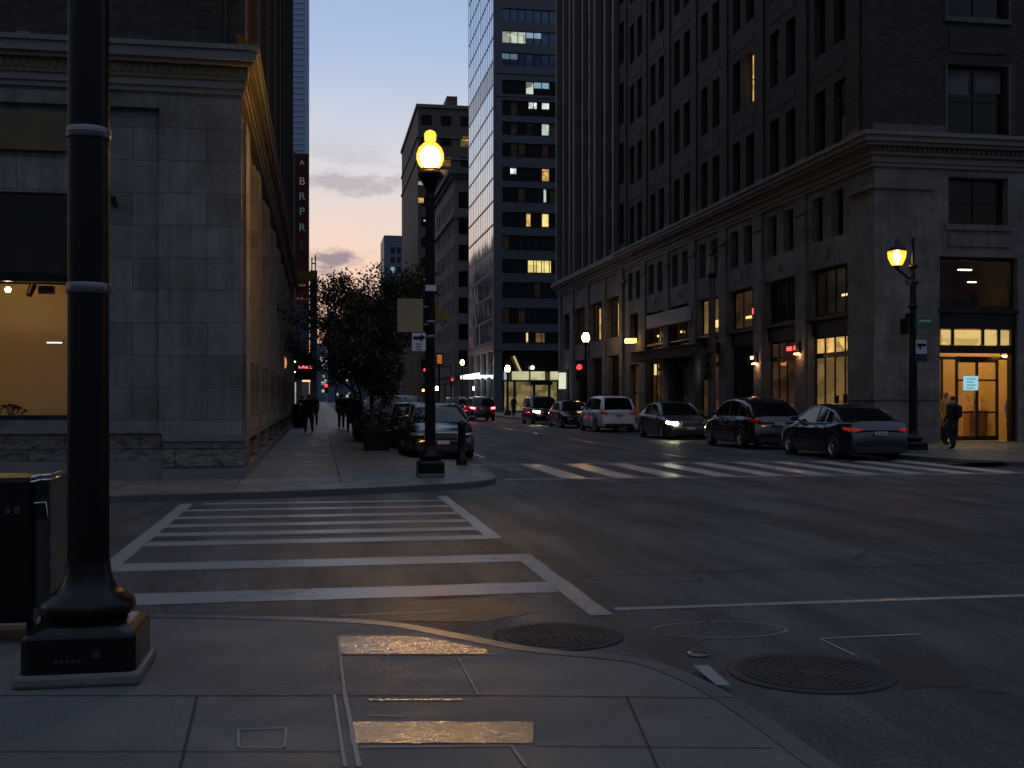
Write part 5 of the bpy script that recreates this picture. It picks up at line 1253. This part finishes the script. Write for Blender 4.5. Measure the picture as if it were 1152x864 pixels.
m = MB(); m.box(Xp-.2, Xp+.2, Yp, Yp+.2, Z(411, Xp, Yp), Z(397, Xp, Yp)); m.tube((Xp, Yp+.2, SW), (Xp, Yp+.2, Z(397, Xp, Yp)), .05); m.build('housing', 'black', t)
m = MB(); m.box(Xp-.14, Xp+.14, Yp-.02, Yp-.002, Z(409, Xp, Yp), Z(399, Xp, Yp)); m.build('hand_symbol', emis('orange_hand', (1, .25, .04), .35, .5, 9), t)

# ------------------------------------------------------------------ bins, bollards, planters
def litter_bin():
    d = 7.1; r = ray(56); x1, y = d*(SN+r*CS), d*(CS-r*SN); x0 = x1-.64; z0, z1 = .17, Z(532, x1, y)
    t = thing('litter_bin', 'tall black metal bin on short legs behind the near lamp post', 'bin', (x0+.32, y+.3, NH))
    m = MB(); m.box(x0, x1-.10, y-.02, y+.55, z0, z1-.03); m.build('body', 'black', t, bevel=.025)
    m = MB(); m.box(x1-.10, x1-.002, y+.012, y+.53, z0+.08, z1-.02); m.build('side_panel', pbr('satin_black', (.03, .03, .033), .38, .2), t, bevel=.02)
    m = MB(); m.box(x1-.085, x1-.012, y-.012, y+.011, z1-.15, z1-.05); m.box(x1-.085, x1-.02, y-.012, y+.011, z1-.28, z1-.20); m.build('slot', 'blackmatt', t)
    m = MB()
    for zz in (z1-.015, z1-.045): m.path([(x1-.11, y-.01, zz-.012), (x1-.06, y-.012, zz), (x1-.005, y+.02, zz+.002), (x1-.004, y+.3, zz+.002)], [.008]*4)
    m.path([(x1-.09, y-.015, z1-.19), (x1-.02, y-.015, z1-.185), (x1-.01, y-.015, z1-.28)], [.005]*3)
    m.build('trim', 'chrome', t)
    m = MB()
    for xx in (x0+.06, x1-.16):
        for yy in (y+.08, y+.45): m.box(xx, xx+.05, yy, yy+.05, NH, z0+.01)
    m.build('leg', 'black', t)
    text('bin_number', '6 8', .07, 'steel', t, (XatY(13, y-.05), y-.048+.02, Z(575, x0, y)), (R(90), 0, 0), .003)
litter_bin()
def bollard(px, py, label):
    x, y = G(px, py, SW); t = thing('bollard', label, 'bollard', (x, y, SW))
    m = MB(); m.lathe([(.13, SW), (.13, .25), (.09, .3), (.085, .95), (.10, .98), (.09, 1.05), (.04, 1.1)], x, y, 20); m.build('post', 'black', t)
bollard(519.5, 523, 'black bollard on the far left corner in front of the parked car')
def planter(X, Y, label):
    t = thing('planter', label, 'planter', (X, Y, SW)); m = MB()
    m.box(X-.36, X+.36, Y-.36, Y+.36, SW, .62); 
    m.build('tub', 'blackmatt', t, bevel=.02)
    m = MB()
    for i in range(6):
        a = X-.34+.68*i/5; m.box(a-.02, a+.02, Y-.39, Y-.36, SW+.02, .66)
    m.box(X-.4, X+.4, Y-.40, Y+.40, .62, .67); m.build('rail', 'black', t)
    rng = random.Random(int(X*100+Y)); m = MB()
    for i in range(260):
        c = Vector((X+rng.uniform(-.33, .33), Y+rng.uniform(-.33, .33), .68+rng.random()*.18)); a = Vector((rng.uniform(-1, 1), rng.uniform(-1, 1), rng.uniform(-1, 1))).normalized(); b = a.orthogonal().normalized()
        s = .035; m.quad(c-a*s, c+b*s*.6, c+a*s, c-b*s*.6)
    m.build('plants', 'leaf', t)
planter(1.66, 32.3, 'black slatted planter tub at the foot of the nearest street tree')
planter(1.62, 39.2, 'black planter tub farther along the left kerb')
t = thing('litter_bin', 'rounded dark bin against the left wall near the walkers', 'bin', (XL+.45, 58, SW))
m = MB(); m.lathe([(.3, SW), (.36, .4), (.36, 1.0), (.3, 1.12)], XL+.45, 58, 20); m.build('body', 'blackmatt', t)
m = MB(); m.lathe([(.37, 1.05), (.36, 1.15), (.25, 1.3), (.05, 1.36)], XL+.45, 58, 20); m.build('lid', 'black', t)

# ------------------------------------------------------------------ trees
def tree(X, Y, H, rad, label, seedn, zc=None, leaves=9000, lean=0):
    t = thing('street_tree', label, 'tree', (X, Y, SW), group='street trees on the left sidewalk'); rng = random.Random(seedn)
    m = MB(); tips = []
    def rv(s=1): return Vector((rng.uniform(-s, s), rng.uniform(-s, s), rng.uniform(-s, s)))
    def branch(p, d, l, r, lev):
        pts = [p]; rs = [r]; q = p.copy(); dd = d.copy()
        n = 4
        for i in range(n):
            dd = (dd+rv(.22)+Vector((0, 0, .05))).normalized(); q = q+dd*l/n; pts.append(q.copy()); rs.append(r*(1-.6*(i+1)/n))
        m.path(pts, rs, 8 if lev < 2 else 5)
        if lev >= 3:
            tips.extend(pts[1:]); return
        if lev >= 2: tips.extend(pts[2:])
        k = {0: 9, 1: 5, 2: 4}[lev]
        for i in range(k):
            f = (.35+.65*(i+rng.random())/k) if lev else (.38+.62*(i+rng.random()*.6)/k)
            j = min(n-1, int(f*n)); base = pts[j].lerp(pts[j+1], f*n-j if f*n-j < 1 else 1)
            a = rng.uniform(0, 2*math.pi); side = Vector((math.cos(a), math.sin(a), rng.uniform(.1, .75)))
            nd = (dd*.35+side).normalized(); branch(base, nd, l*(.36+.5*rng.random())*(1.0 if lev else .64*rad/1.6), rs[j]*.5, lev+1)
    branch(Vector((X, Y, SW)), Vector((lean, 0, 1)).normalized(), H*.68, .085, 0)
    m.build('trunk', 'bark', t)
    f = MB(); cen = Vector((X, Y, SW+H*.62))
    per = max(1, leaves//len(tips))
    for tp in tips:
        if rng.random() < .30: continue
        dens = per*(.4+1.2*rng.random())
        for _ in range(int(dens)):
            c = tp+Vector((rng.gauss(0, .16), rng.gauss(0, .16), rng.gauss(0, .13)))
            if c.z < SW+1.45: continue
            a = rv().normalized(); b = a.cross(rv()).normalized(); s = rng.uniform(.04, .08)
            i = len(f.v); f.v += [tuple(c-a*s), tuple(c+b*s*.55), tuple(c+a*s), tuple(c-b*s*.55)]; f.f.append((i, i+1, i+2, i+3)); f.m.append(0); f.sm.append(False)
    f.build('crown', 'leaf', t)
tree(1.60, 33.4, 5.0, 1.55, 'nearest dark leafy street tree right behind the lit corner lamp', 11, leaves=26000)
tree(1.75, 39.6, 5.7, 2.0, 'second street tree from the corner, its top twigs against the sunset', 23, leaves=24000, lean=0)
tree(2.0, 46.5, 6.2, 2.0, 'third street tree from the corner, leaning over the walkers', 31, leaves=20000, lean=0)
tree(2.0, 55, 6.0, 1.9, 'fourth street tree from the corner', 45, leaves=15000)
tree(2.0, 66, 6.4, 2.0, 'fifth street tree, small and dark over the far sidewalk', 52, leaves=12000)

# ------------------------------------------------------------------ cars
SHAPES = {
 'sedan': dict(L=4.55, W=1.84, top=[(-2.27, .50), (-2.262, .86), (-2.19, .995), (-1.6, 1.02), (-1.2, .98), (.8, .96), (1.15, .93), (1.8, .80), (2.12, .69), (2.24, .58), (2.27, .45)],
      roof=[(-1.72, .99), (-1.45, 1.14), (-1.05, 1.33), (-.65, 1.42), (-.2, 1.45), (.15, 1.43), (.45, 1.33), (.8, 1.13), (1.12, .94)], wf=(-1.3, .3), pil=[(-.42, -.32)], side=(-1.2, .85), wb=(-1.38, 1.36), zc=.2),
 'crossover': dict(L=4.65, W=1.90, top=[(-2.32, .48), (-2.312, .92), (-2.22, 1.03), (-1.8, 1.05), (.7, 1.02), (1.05, 1.0), (1.7, .90), (2.1, .78), (2.27, .64), (2.32, .48)],
      roof=[(-2.15, 1.03), (-1.95, 1.20), (-1.6, 1.42), (-1.15, 1.55), (-.5, 1.62), (0, 1.60), (.4, 1.50), (.85, 1.25), (1.2, 1.02)], wf=(-1.45, .2), pil=[(-.35, -.25), (-1.15, -1.08)], side=(-1.65, .9), wb=(-1.38, 1.40), zc=.22),
 'suv': dict(L=4.65, W=1.90, top=[(-2.32, .48), (-2.312, .95), (-2.24, 1.05), (-1.8, 1.08), (.7, 1.06), (1.05, 1.05), (1.7, .97), (2.1, .86), (2.27, .70), (2.32, .5)],
      roof=[(-2.22, 1.06), (-2.12, 1.25), (-1.98, 1.50), (-1.75, 1.63), (-1.2, 1.68), (-.3, 1.70), (.2, 1.66), (.5, 1.54), (.85, 1.30), (1.15, 1.06)], wf=(-1.8, .25), pil=[(-.35, -.25), (-1.3, -1.2)], side=(-1.85, .9), wb=(-1.38, 1.40), zc=.24),
}
def interp(tab, y):
    if y <= tab[0][0]: return tab[0][1]
    for (a, b), (c, d) in zip(tab, tab[1:]):
        if y <= c: return b+(d-b)*(y-a)/(c-a)
    return tab[-1][1]
WHEEL = {}
def car_proto(kind, pm, name, lit_front=None, lit_rear=None):
    S = SHAPES[kind]; L, W = S['L'], S['W']; hw = W/2; wr = .335; ar = .385
    t = local(thing(name, '', 'car'))
    # body shell
    st = set([-L/2+L*i/46 for i in range(47)])
    for wy in S['wb']:
        for k in range(-8, 9): st.add(wy+ar*math.sin(math.pi/2*k/8))
        st.add(wy-ar-.004); st.add(wy+ar+.004)
    st = sorted(st)
    rows = []
    for y in st:
        e = abs(y)/(L/2); w = hw*(1-.16*e**7-.03*e**2); zt = interp(S['top'], y); zb = S['zc']+.05*e**4
        for wy in S['wb']:
            if abs(y-wy) < ar: zb = max(zb, wr+math.sqrt(max(0, ar*ar-(y-wy)**2))-.01)
        zs = zt-.05-.02*(1-e)
        zb = min(zb, zs-.08)
        lerp = lambda f: zb+(zs-zb)*f
        rows.append([(w-.05, y, zb), (w-.012, y, lerp(.12)), (w, y, lerp(.42)), (w-.012, y, lerp(.70)), (w-.022, y, lerp(.80)), (w-.05, y, zs), (w-.13, y, zt-.018), (w*.5, y, zt+.012), (0, y, zt+.018)])
    m = MB()
    for sgn in (1, -1):
        rr = [[(p[0]*sgn, p[1], p[2]) for p in r] for r in rows]
        m.grid(rr)
        for end in (rr[0], rr[-1]): m.poly(end+[(0, end[0][1], end[0][2])])
    body = m.build('body', pm, t, weld=True)
    # greenhouse
    R_ = S['roof']; ys = set()
    y = R_[0][0]
    while y < R_[-1][0]: ys.add(round(y, 3)); y += .09
    ys.add(R_[-1][0])
    for a, b in S['pil']: ys.add(a); ys.add(b)
    ys |= set(S['wf']) | set(S['side']); ys = sorted(ys)
    zmax = max(z for _, z in R_)
    ring = []
    for y in ys:
        zr = interp(R_, y); zb = interp(S['top'], y)-.035; wb = hw-.075-.05*(max(0, abs(y)-.9)/1.2); k = max(0, (zr-zb)/(zmax-zb)); wt = wb-(.20 if kind == 'sedan' else .15)*k
        zr = max(zr, zb+.01)
        ring.append([(wb, y, zb), (wb+(wt-wb)*.80, y, zb+(zr-zb)*.86), (wt-.035, y, zb+(zr-zb)*.97), (wt-.12, y, zr+.004), (wt*.5, y, zr+.02), (0, y, zr+.025)])
    parts = {'roof': MB(), 'side': MB(), 'side2': MB(), 'wind': MB(), 'rear': MB(), 'pil': MB()}
    for i in range(len(ys)-1):
        yc = (ys[i]+ys[i+1])/2
        for sgn in (1, -1):
            for k in range(5):
                q = [ring[i][k], ring[i+1][k], ring[i+1][k+1], ring[i][k+1]]; q = [(p[0]*sgn, p[1], p[2]) for p in q]
                if k == 0:
                    tgt = 'side' if S['side'][0] < yc < S['side'][1] else 'roof'
                    if any(a < yc < b for a, b in S['pil']): tgt = 'pil'
                elif k in (1, 2): tgt = 'roof'
                else: tgt = 'wind' if yc > S['wf'][1] else ('rear' if yc < S['wf'][0]+(.25 if kind == 'sedan' else 0) else 'roof')
                if tgt == 'side' and sgn < 0: tgt = 'side2'
                parts[tgt].quad(*q, 0, True)
    # the roof belongs to the body shell look: painted
    parts['roof'].build('roof', pm, t, weld=True); parts['side'].build('side_window', 'carglass', t, weld=True); parts['side2'].build('side_window', 'carglass', t, weld=True); parts['wind'].build('windscreen', 'carglass', t, weld=True)
    parts['rear'].build('rear_window', 'carglass', t, weld=True); parts['pil'].build('pillar', 'plastic', t, weld=True)
    # underbody, bumpers
    u = MB(); u.box(-hw+.16, hw-.16, -L/2+.2, L/2-.2, S['zc']-.02, .62)
    u.box(-hw+.06, hw-.06, S['wb'][0]+ar+.03, S['wb'][1]-ar-.03, S['zc']-.03, S['zc']+.12); u.build('underbody', 'plastic', t)
    for s, yy in ((1, L/2), (-1, -L/2)): b = MB(); b.box(-hw+.26, hw-.26, yy-.10*s, yy+.008*s, S['zc']+.02, S['zc']+.17); b.build('bumper_trim', 'plastic', t)
    # window surround trim, upper arc thickened as a sky highlight, and door lines
    tr = MB()
    for sgn in (1, -1):
        pts = [(sgn*(ring[i][0][0]+.012), ys[i], ring[i][0][2]+.012) for i in range(len(ys)) if S['side'][0]-.02 <= ys[i] <= S['side'][1]+.02]; tr.path(pts, [.009]*len(pts), 5)
        pts = [(sgn*(ring[i][1][0]+.008), ys[i], ring[i][1][2]+.005) for i in range(len(ys)) if S['side'][0]-.02 <= ys[i] <= S['side'][1]+.02]; tr.path(pts, [.014]*len(pts), 5)
    tr.build('window_trim_highlight', 'chrome', t)
    dl = MB()
    for sgn in (1, -1):
        for y in ([-.40, .78] if kind == 'sedan' else [-.30, .85])+[S['wb'][0]+.42]:
            dl.box(sgn*(hw-.03), sgn*(hw-.006+.004), y-.006, y+.006, .33, .88 if kind == 'sedan' else .97)
    dl.build('door_seam', 'blackmatt', t)
    for sgn in (1, -1):
        for y in (-.62, .35): dh = MB(); dh.box(sgn*(hw-.02), sgn*(hw+.025), y-.09, y+.09, .80, .83); dh.build('door_handle', 'chrome', t)
    for sgn in (1, -1):
        mi = MB(); zb = interp(S['top'], .75); mi.box(sgn*(hw-.03), sgn*(hw+.16), .68, .80, zb+.02, zb+.15); mi.box(sgn*(hw-.12), sgn*(hw-.02), .72, .78, zb, zb+.06); mi.build('mirror', pm, t, bevel=.03)
    # lamps
    zf = .64 if kind == 'sedan' else .78; zr_ = .80 if kind == 'sedan' else .92
    for sgn in (1, -1):
        h = MB(); rows_ = []
        for (x, y, z0, z1) in ((hw-.42, L/2-.012, zf-.035, zf+.035), (hw-.24, L/2-.065, zf-.045, zf+.05), (hw-.135, L/2-.17, zf-.045, zf+.06), (hw-.075, L/2-.36, zf-.02, zf+.075)):
            rows_.append([(sgn*x, y-.09, z0), (sgn*x, y+.03, z0+.01), (sgn*x, y+.03, z1-.012), (sgn*x, y-.09, z1)])
        h.grid(rows_, 0, True); h.poly(rows_[0]); h.poly(rows_[-1]); 
        on = lit_front and (lit_front == 'both' or (lit_front == 'left' and sgn == -1) or (lit_front == 'right' and sgn == 1))
        h.build('headlight', 'head_on' if on else 'head', t, weld=True)
        h = MB(); rows_ = []
        for (x, y, z0, z1) in ((hw-.40, -L/2+.015, zr_-.035, zr_+.03), (hw-.24, -L/2+.05, zr_-.06, zr_+.05), (hw-.135, -L/2+.15, zr_-.06, zr_+.06), (hw-.08, -L/2+.34, zr_-.01, zr_+.055)):
            rows_.append([(sgn*x, y+.09, z0), (sgn*x, y-.03, z0+.01), (sgn*x, y-.03, z1-.012), (sgn*x, y+.09, z1)])
        h.grid(rows_, 0, True); h.poly(rows_[0]); h.poly(rows_[-1]); h.build('taillight', {True: 'tail_on', None: 'tail', 'dim': 'tail_dim'}[lit_rear], t, weld=True)
    g_ = MB(); g_.box(-.36, .36, L/2-.06, L/2+.012, zf-.10, zf+.045); gr = g_.build('grille', 'plastic', t, bevel=.01)
    g_ = MB()
    for i in range(4): z = zf-.085+.035*i; g_.box(-.34, .34, L/2+.008, L/2+.016, z, z+.008)
    g_.path([(-.37, L/2+.012, zf+.05), (0, L/2+.02, zf+.055), (.37, L/2+.012, zf+.05)], [.01]*3, 6); g_.build('grille_bar', 'chrome', gr)
    p = MB(); p.box(-.16, .16, L/2+.012, L/2+.022, .40, .49); p.build('front_plate', 'plate', t)
    p = MB(); zp = .70 if kind == 'sedan' else .80; p.box(-.16, .16, -L/2-.035, -L/2+.02, zp-.04, zp+.05); rp = p.build('rear_plate', 'plate', t)
    p = MB()
    for i, x in enumerate((-.12, -.08, -.015, .03, .075, .115)): p.box(x-.012, x+.012, -L/2-.038, -L/2-.0355, zp-.02, zp+.03)
    p.build('plate_marks', 'blackmatt', rp)
    c = MB(); c.box(-hw+.32, hw-.32, -L/2-.012, -L/2+.03, zp+.10, zp+.125); c.build('boot_strip', 'chrome', t)
    # wheels
    for wy in S['wb']:
        for sgn in (1, -1):
            if 'tyre' not in WHEEL:
                prof = [(.20, -.10), (.30, -.105), (.328, -.085), (.335, -.04), (.335, .04), (.328, .085), (.30, .105), (.20, .10)]
                a = MB(); rows_ = [[(x, r*math.cos(2*math.pi*k/32), r*math.sin(2*math.pi*k/32)) for k in range(32)] for r, x in prof]; a.grid(rows_, 0, True); WHEEL['tyre'] = a
                b = MB(); rows_ = [[(x, r*math.cos(2*math.pi*k/32), r*math.sin(2*math.pi*k/32)) for k in range(32)] for r, x in [(.225, .09), (.215, .098), (.20, .09), (.20, -.08), (.02, -.08)]]; b.grid(rows_, 0, True)
                for k in range(9):
                    an = 2*math.pi*k/9; dx, dz = math.cos(an), math.sin(an); nx, nz = -dz, dx
                    for (r0, w0), (r1, w1) in ((((.04, .03), (.205, .017))),):
                        P = lambda r, w, s, x: (x, r*dx+s*w*nx, r*dz+s*w*nz)
                        b.quad(P(r0, w0, -1, .085), P(r1, w1, -1, .08), P(r1, w1, 1, .08), P(r0, w0, 1, .085)); b.quad(P(r0, w0, -1, .085), P(r1, w1, -1, .08), P(r1, w1, -1, .05), P(r0, w0, -1, .05)); b.quad(P(r0, w0, 1, .085), P(r1, w1, 1, .08), P(r1, w1, 1, .05), P(r0, w0, 1, .05))
                b.grid([[(x, r*math.cos(2*math.pi*k/16), r*math.sin(2*math.pi*k/16)) for k in range(16)] for r, x in [(.055, .08), (.05, .095), (.02, .1)]], 0, True)
                WHEEL['rim'] = b
            w = WHEEL['tyre'].build('wheel', 'tyre', t); w.location = (sgn*(hw-.125), wy, wr)
            r_ = WHEEL['rim'].build('rim', 'rim', w)
            if sgn == -1: w.rotation_euler = (0, 0, math.pi)
            w.scale = (1, wr/.335, wr/.335)
    return t
def put(t, x, y, rz, label, group=None):
    t.location = (x, y, 0); t.rotation_euler = (0, 0, rz); t['label'] = label
    if group: t['group'] = group
    return t
P_black = paint('car_black', (.006, .007, .010)); P_navy = paint('car_navy', (.008, .011, .02)); P_silver = paint('car_silver', (.10, .105, .115), .3, .6)
P_white = paint('car_white', (.66, .69, .73), .35, 0); P_dark = paint('car_dark', (.012, .012, .014)); P_grey = paint('car_grey', (.05, .055, .065), .3, .5); P_red = paint('car_red', (.12, .01, .012))
GR = 'cars parked along the right kerb'; CX = 14.08
def near(px, kindL, X=13.16):   # Y of near end whose left corner sits at that column
    return YatX(px, X)
put(car_proto('sedan', P_navy, 'parked_car', lit_rear='dim'), CX, 26.2+4.55/2, 0, 'black four door saloon with red tail lamps, nearest the corner entrance', GR)
put(car_proto('crossover', P_dark, 'parked_car'), CX, 32.5+4.65/2, 0, 'black estate car parked just ahead of the black saloon', GR)
put(car_proto('sedan', P_silver, 'parked_car', lit_front='right'), CX, 40.8+4.55/2, math.pi, 'grey silver saloon facing us with one headlight shining', GR)
put(car_proto('suv', P_white, 'parked_car'), CX-.25, 50.2+4.65/2, 0, 'white sport utility car seen from behind in the right kerb row', GR)
put(car_proto('sedan', P_black, 'parked_car'), CX-.35, 57.6+4.55/2, math.pi, 'black saloon facing us directly beyond the white car', GR)
put(car_proto('suv', P_dark, 'parked_car', lit_front='right'), CX-.4, 65.5+4.65/2, math.pi, 'dark car facing us at the far end of the right kerb row', GR)
t = put(car_proto('sedan', P_dark, 'parked_car'), 3.22, 28.9+4.55/2, math.pi, 'dark saloon facing us at the left kerb behind the corner lamp post', 'cars parked along the left kerb')
t2 = copy_tree(t); put(t2, 3.2, 37.6, math.pi, 'second car at the left kerb, directly behind the nearest dark saloon', 'cars parked along the left kerb')
w = car_proto('suv', P_grey, 'parked_car'); put(w, 3.2, 44.2, math.pi, 'third car at the left kerb, greyish, seen past the tree trunks', 'cars parked along the left kerb')
for i, (yy, src, lb) in enumerate([(50.5, t, 'fourth car at the left kerb behind the tree crowns'), (57, w, 'fifth car at the left kerb, small and dark'), (64, t, 'sixth car at the left kerb far down the street')]):
    c = copy_tree(src); put(c, 3.2, yy, math.pi, lb, 'cars parked along the left kerb')
tc_ = car_proto('suv', P_dark, 'driving_car', lit_rear=True); tc_['category'] = 'car'
put(tc_, 11.35, 79, 0, 'dark car driving away with two bright red tail lamps', 'cars driving away')
c = copy_tree(tc_); put(c, 11.2, 92, 0, 'second car driving away just ahead of the bright red tail lamps', 'cars driving away')
c = copy_tree(tc_); put(c, 7.6, 108, 0, 'third car driving away, tail lamps small behind the corner lamp post', 'cars driving away')
c = copy_tree(tc_); put(c, 5.0, 86, 0, 'far car with red tail lamps seen between the left trees and parked roofs', 'cars driving away')

# ------------------------------------------------------------------ people
def person(X, Y, rz, label, top, pants, h=1.72, walk=.25, bag=None, skin='skin', hairc='hairm', group=None, z=SW, scarf=None):
    t = thing('person', label, 'person', (X, Y, z), rz, group); local(t)
    s = h/1.75
    V = {}; E = []; Rr = {}
    def add(k, p, r, par=None):
        V[k] = (p[0]*s, p[1]*s, p[2]*s); Rr[k] = r*s
        if par is not None: E.append((par, k))
    add('pel', (0, 0, .96), .135)
    add('wst', (0, 0, 1.10), .125, 'pel'); add('chs', (0, .01, 1.30), .145, 'wst'); add('shl', (0, .0, 1.43), .11, 'chs'); add('nck', (0, .01, 1.51), .052, 'shl')
    add('hd1', (0, .02, 1.57), .065, 'nck'); add('hd2', (0, .03, 1.66), .085, 'hd1'); add('hd3', (0, .02, 1.72), .06, 'hd2')
    st = walk
    for sg, ph in ((1, 1), (-1, -1)):
        a = 'R' if sg == 1 else 'L'
        add(a+'hip', (sg*.09, 0, .90), .108, 'pel'); add(a+'kn', (sg*.10, ph*st*.45+.04, .50), .080, a+'hip'); add(a+'an', (sg*.10, ph*st*.95-.03, .10), .055, a+'kn'); add(a+'to', (sg*.11, ph*st*.95+.13, .04), .036, a+'an')
        add(a+'sh', (sg*.175, 0, 1.41), .062, 'shl'); add(a+'el', (sg*.225, -ph*st*.35-.02, 1.12), .046, a+'sh'); add(a+'wr', (sg*.215, -ph*st*.6+.10, .88), .033, a+'el'); add(a+'pa', (sg*.21, -ph*st*.65+.13, .80), .034, a+'wr')
    keys = list(V); idx = {k: i for i, k in enumerate(keys)}
    me = bpy.data.meshes.new('body'); me.from_pydata([V[k] for k in keys], [(idx[a], idx[b]) for a, b in E], [])
    o = bpy.data.objects.new('tmp', me); COL.objects.link(o)
    md = o.modifiers.new('s', 'SKIN'); 
    for i, k in enumerate(keys):
        r = Rr[k]; o.data.skin_vertices[0].data[i].radius = (r*1.15, r) if k not in ('chs', 'shl', 'pel', 'wst') else (r*1.25, r*.85)
    o.data.skin_vertices[0].data[0].use_root = True
    ms = o.modifiers.new('u', 'SUBSURF'); ms.levels = 2; ms.render_levels = 2
    dg = bpy.context.evaluated_depsgraph_get(); bme = bpy.data.meshes.new_from_object(o.evaluated_get(dg)); bpy.data.objects.remove(o)
    # fingers, nose, ears joined into the same mesh
    m = MB(); m.v = [tuple(v.co) for v in bme.vertices]; m.f = [tuple(p.vertices) for p in bme.polygons]; m.m = [0]*len(m.f); m.sm = [True]*len(m.f)
    for k, p in enumerate(m.f):
        c = Vector((0, 0, 0))
        for q in p: c += Vector(m.v[q])
        c /= len(p); z_ = c.z/s
        if z_ > 1.49: m.m[k] = 2
        elif z_ < .09: m.m[k] = 3
        elif abs(c.x/s) > .19 and z_ < .89: m.m[k] = 2
        elif z_ < .90: m.m[k] = 1
        if z_ > 1.70 or (z_ > 1.58 and c.y/s < .0): m.m[k] = 4
    for a in 'RL':
        sg = 1 if a == 'R' else -1; p = Vector(V[a+'pa'])
        for i, (ln) in enumerate((.07, .08, .075, .06)):
            o0 = p+Vector((0, (.028-.018*i), -.02))*s; q = o0+Vector((-sg*.006, .006, -ln*.55))*s; r2 = q+Vector((-sg*.015, .004, -ln*.45))*s
            n0 = len(m.f); m.path([o0, q, r2], [.010*s, .009*s, .007*s], 6); m.m[n0:] = [2]*(len(m.f)-n0)
        n0 = len(m.f); m.path([p+Vector((0, .03, .01))*s, p+Vector((-sg*.01, .055, -.02))*s, p+Vector((-sg*.015, .06, -.05))*s], [.011*s, .010*s, .008*s], 6); m.m[n0:] = [2]*(len(m.f)-n0)
    n0 = len(m.f); m.path([(0, .10*s, 1.665*s), (0, .135*s, 1.635*s), (0, .11*s, 1.625*s)], [.010*s, .015*s, .012*s], 6)
    for sg in (1, -1): m.sphere((sg*.088*s, .02*s, 1.64*s), .022*s, 8, sz=1.3)
    m.m[n0:] = [2]*(len(m.f)-n0); m.box(-.025*s, .025*s, .095*s, .112*s, 1.592*s, 1.602*s, 5)
    for sg in (1, -1): n1 = len(m.f); m.sphere((sg*.033*s, .098*s, 1.668*s), .012*s, 6); m.m[n1:] = [5]*(len(m.f)-n1)
    m.build('body', [top, pants, skin, 'blackmatt', hairc, pbr('lips', (.1, .03, .03), .5)], t)
    # jacket: slightly flared shell
    j = MB(); rows_ = []
    for zz, rx, ry in ((.66, .185, .15), (.80, .19, .14), (.86, .195, .145), (.98, .18, .135), (1.12, .165, .13), (1.28, .195, .145), (1.40, .20, .125), (1.46, .13, .09)):
        rows_.append([(rx*s*math.cos(a_), ry*s*math.sin(a_)+.005, zz*s) for a_ in [2*math.pi*k/20 for k in range(20)]])
    j.grid(rows_, 0, True); j.build('jacket', top, t)
    if bag:
        b = MB()
        if bag == 'backpack': b.box(-.15*s, .15*s, -.27*s, -.12*s, 1.02*s, 1.42*s)
        else: b.box(.20*s, .32*s, -.05*s, .30*s, .55*s, .78*s)
        b.build('bag', 'blackmatt', t, bevel=.05)
    return t
cl1 = pbr('dark_coat', (.005, .005, .006), .8); cl2 = pbr('charcoal_wool', (.009, .009, .011), .85); cl3 = pbr('orange_jacket', (.5, .22, .03), .7); cl4 = pbr('dark_trousers', (.006, .006, .008), .8); cl5 = pbr('white_shirt', (.6, .58, .55), .7)
x, y = G(347.5, 487, SW); person(x, y, R(170), 'person in a long black coat walking alone towards us on the left sidewalk', cl1, cl4, 1.72, .28)
x, y = G(340, 480.5, SW); person(x, y, R(0), 'person in dark clothes walking away just left of the lone walker', cl2, cl4, 1.66, .3)
x, y = G(354, 479, SW); person(x, y, R(180), 'person in dark clothes walking just right of the lone walker', cl2, cl4, 1.75, .3)
x, y = G(384, 482.5, SW); person(x, y, R(0), 'person farthest left of the dark group under the trees', cl1, cl4, 1.74, .2)
x, y = G(394.5, 486.5, SW); person(x, y, R(175), 'person in the middle of the dark group under the trees', cl1, cl4, 1.76, .25)
x, y = G(402, 492, SW); person(x, y, R(170), 'person nearest us in the dark group under the trees', cl2, cl4, 1.70, .3, bag='side')
x, y = G(1072, 506, SW); person(x, y, R(15), 'person in black with a backpack standing before the lit corner entrance', cl1, cl4, 1.6, .08, bag='backpack')
x, y = XatY(1063.5, 32.6), 32.6; person(x, y, R(200), 'person in an orange yellow jacket standing at the left edge of the entrance', cl3, cl4, 1.72, .05)
x, y = XatY(1137, YR+.75), YR+.75; person(x, y, R(180), 'person in a pale shirt standing behind the rail at the right of the entrance', cl5, cl4, 1.7, .05)
x, y = XatY(578, 88), 88; x = 16.0; y = YatX(578, 16.0); person(x, y, R(180), 'person in black on the far right sidewalk left of the parked cars', cl1, cl4, 1.7, .2)
# a row of parked bicycles / stands is only a dark tangle at the tower entrance
# ------------------------------------------------------------------ camera
cam = bpy.data.cameras.new('camera'); co = bpy.data.objects.new('camera', cam); COL.objects.link(co)
co.location = (0, 0, EYE); co.rotation_euler = (R(90), 0, -YAW)
cam.sensor_width = 36; cam.lens = 36*F/1152; cam.shift_y = 16/1152; cam.clip_end = 5000; cam.clip_start = .05
sc.camera = co
sc.view_settings.view_transform = 'Standard'; sc.view_settings.look = 'None'; sc.view_settings.exposure = 0; sc.view_settings.gamma = 1
sc.render.resolution_x = 1024; sc.render.resolution_y = 768
sc.cycles.use_denoising = True; sc.cycles.max_bounces = 6; sc.cycles.diffuse_bounces = 3; sc.cycles.glossy_bounces = 3; sc.cycles.transparent_max_bounces = 12
sc.cycles.sample_clamp_indirect = 3; sc.cycles.sample_clamp_direct = 0; sc.cycles.caustics_reflective = False; sc.cycles.caustics_refractive = False
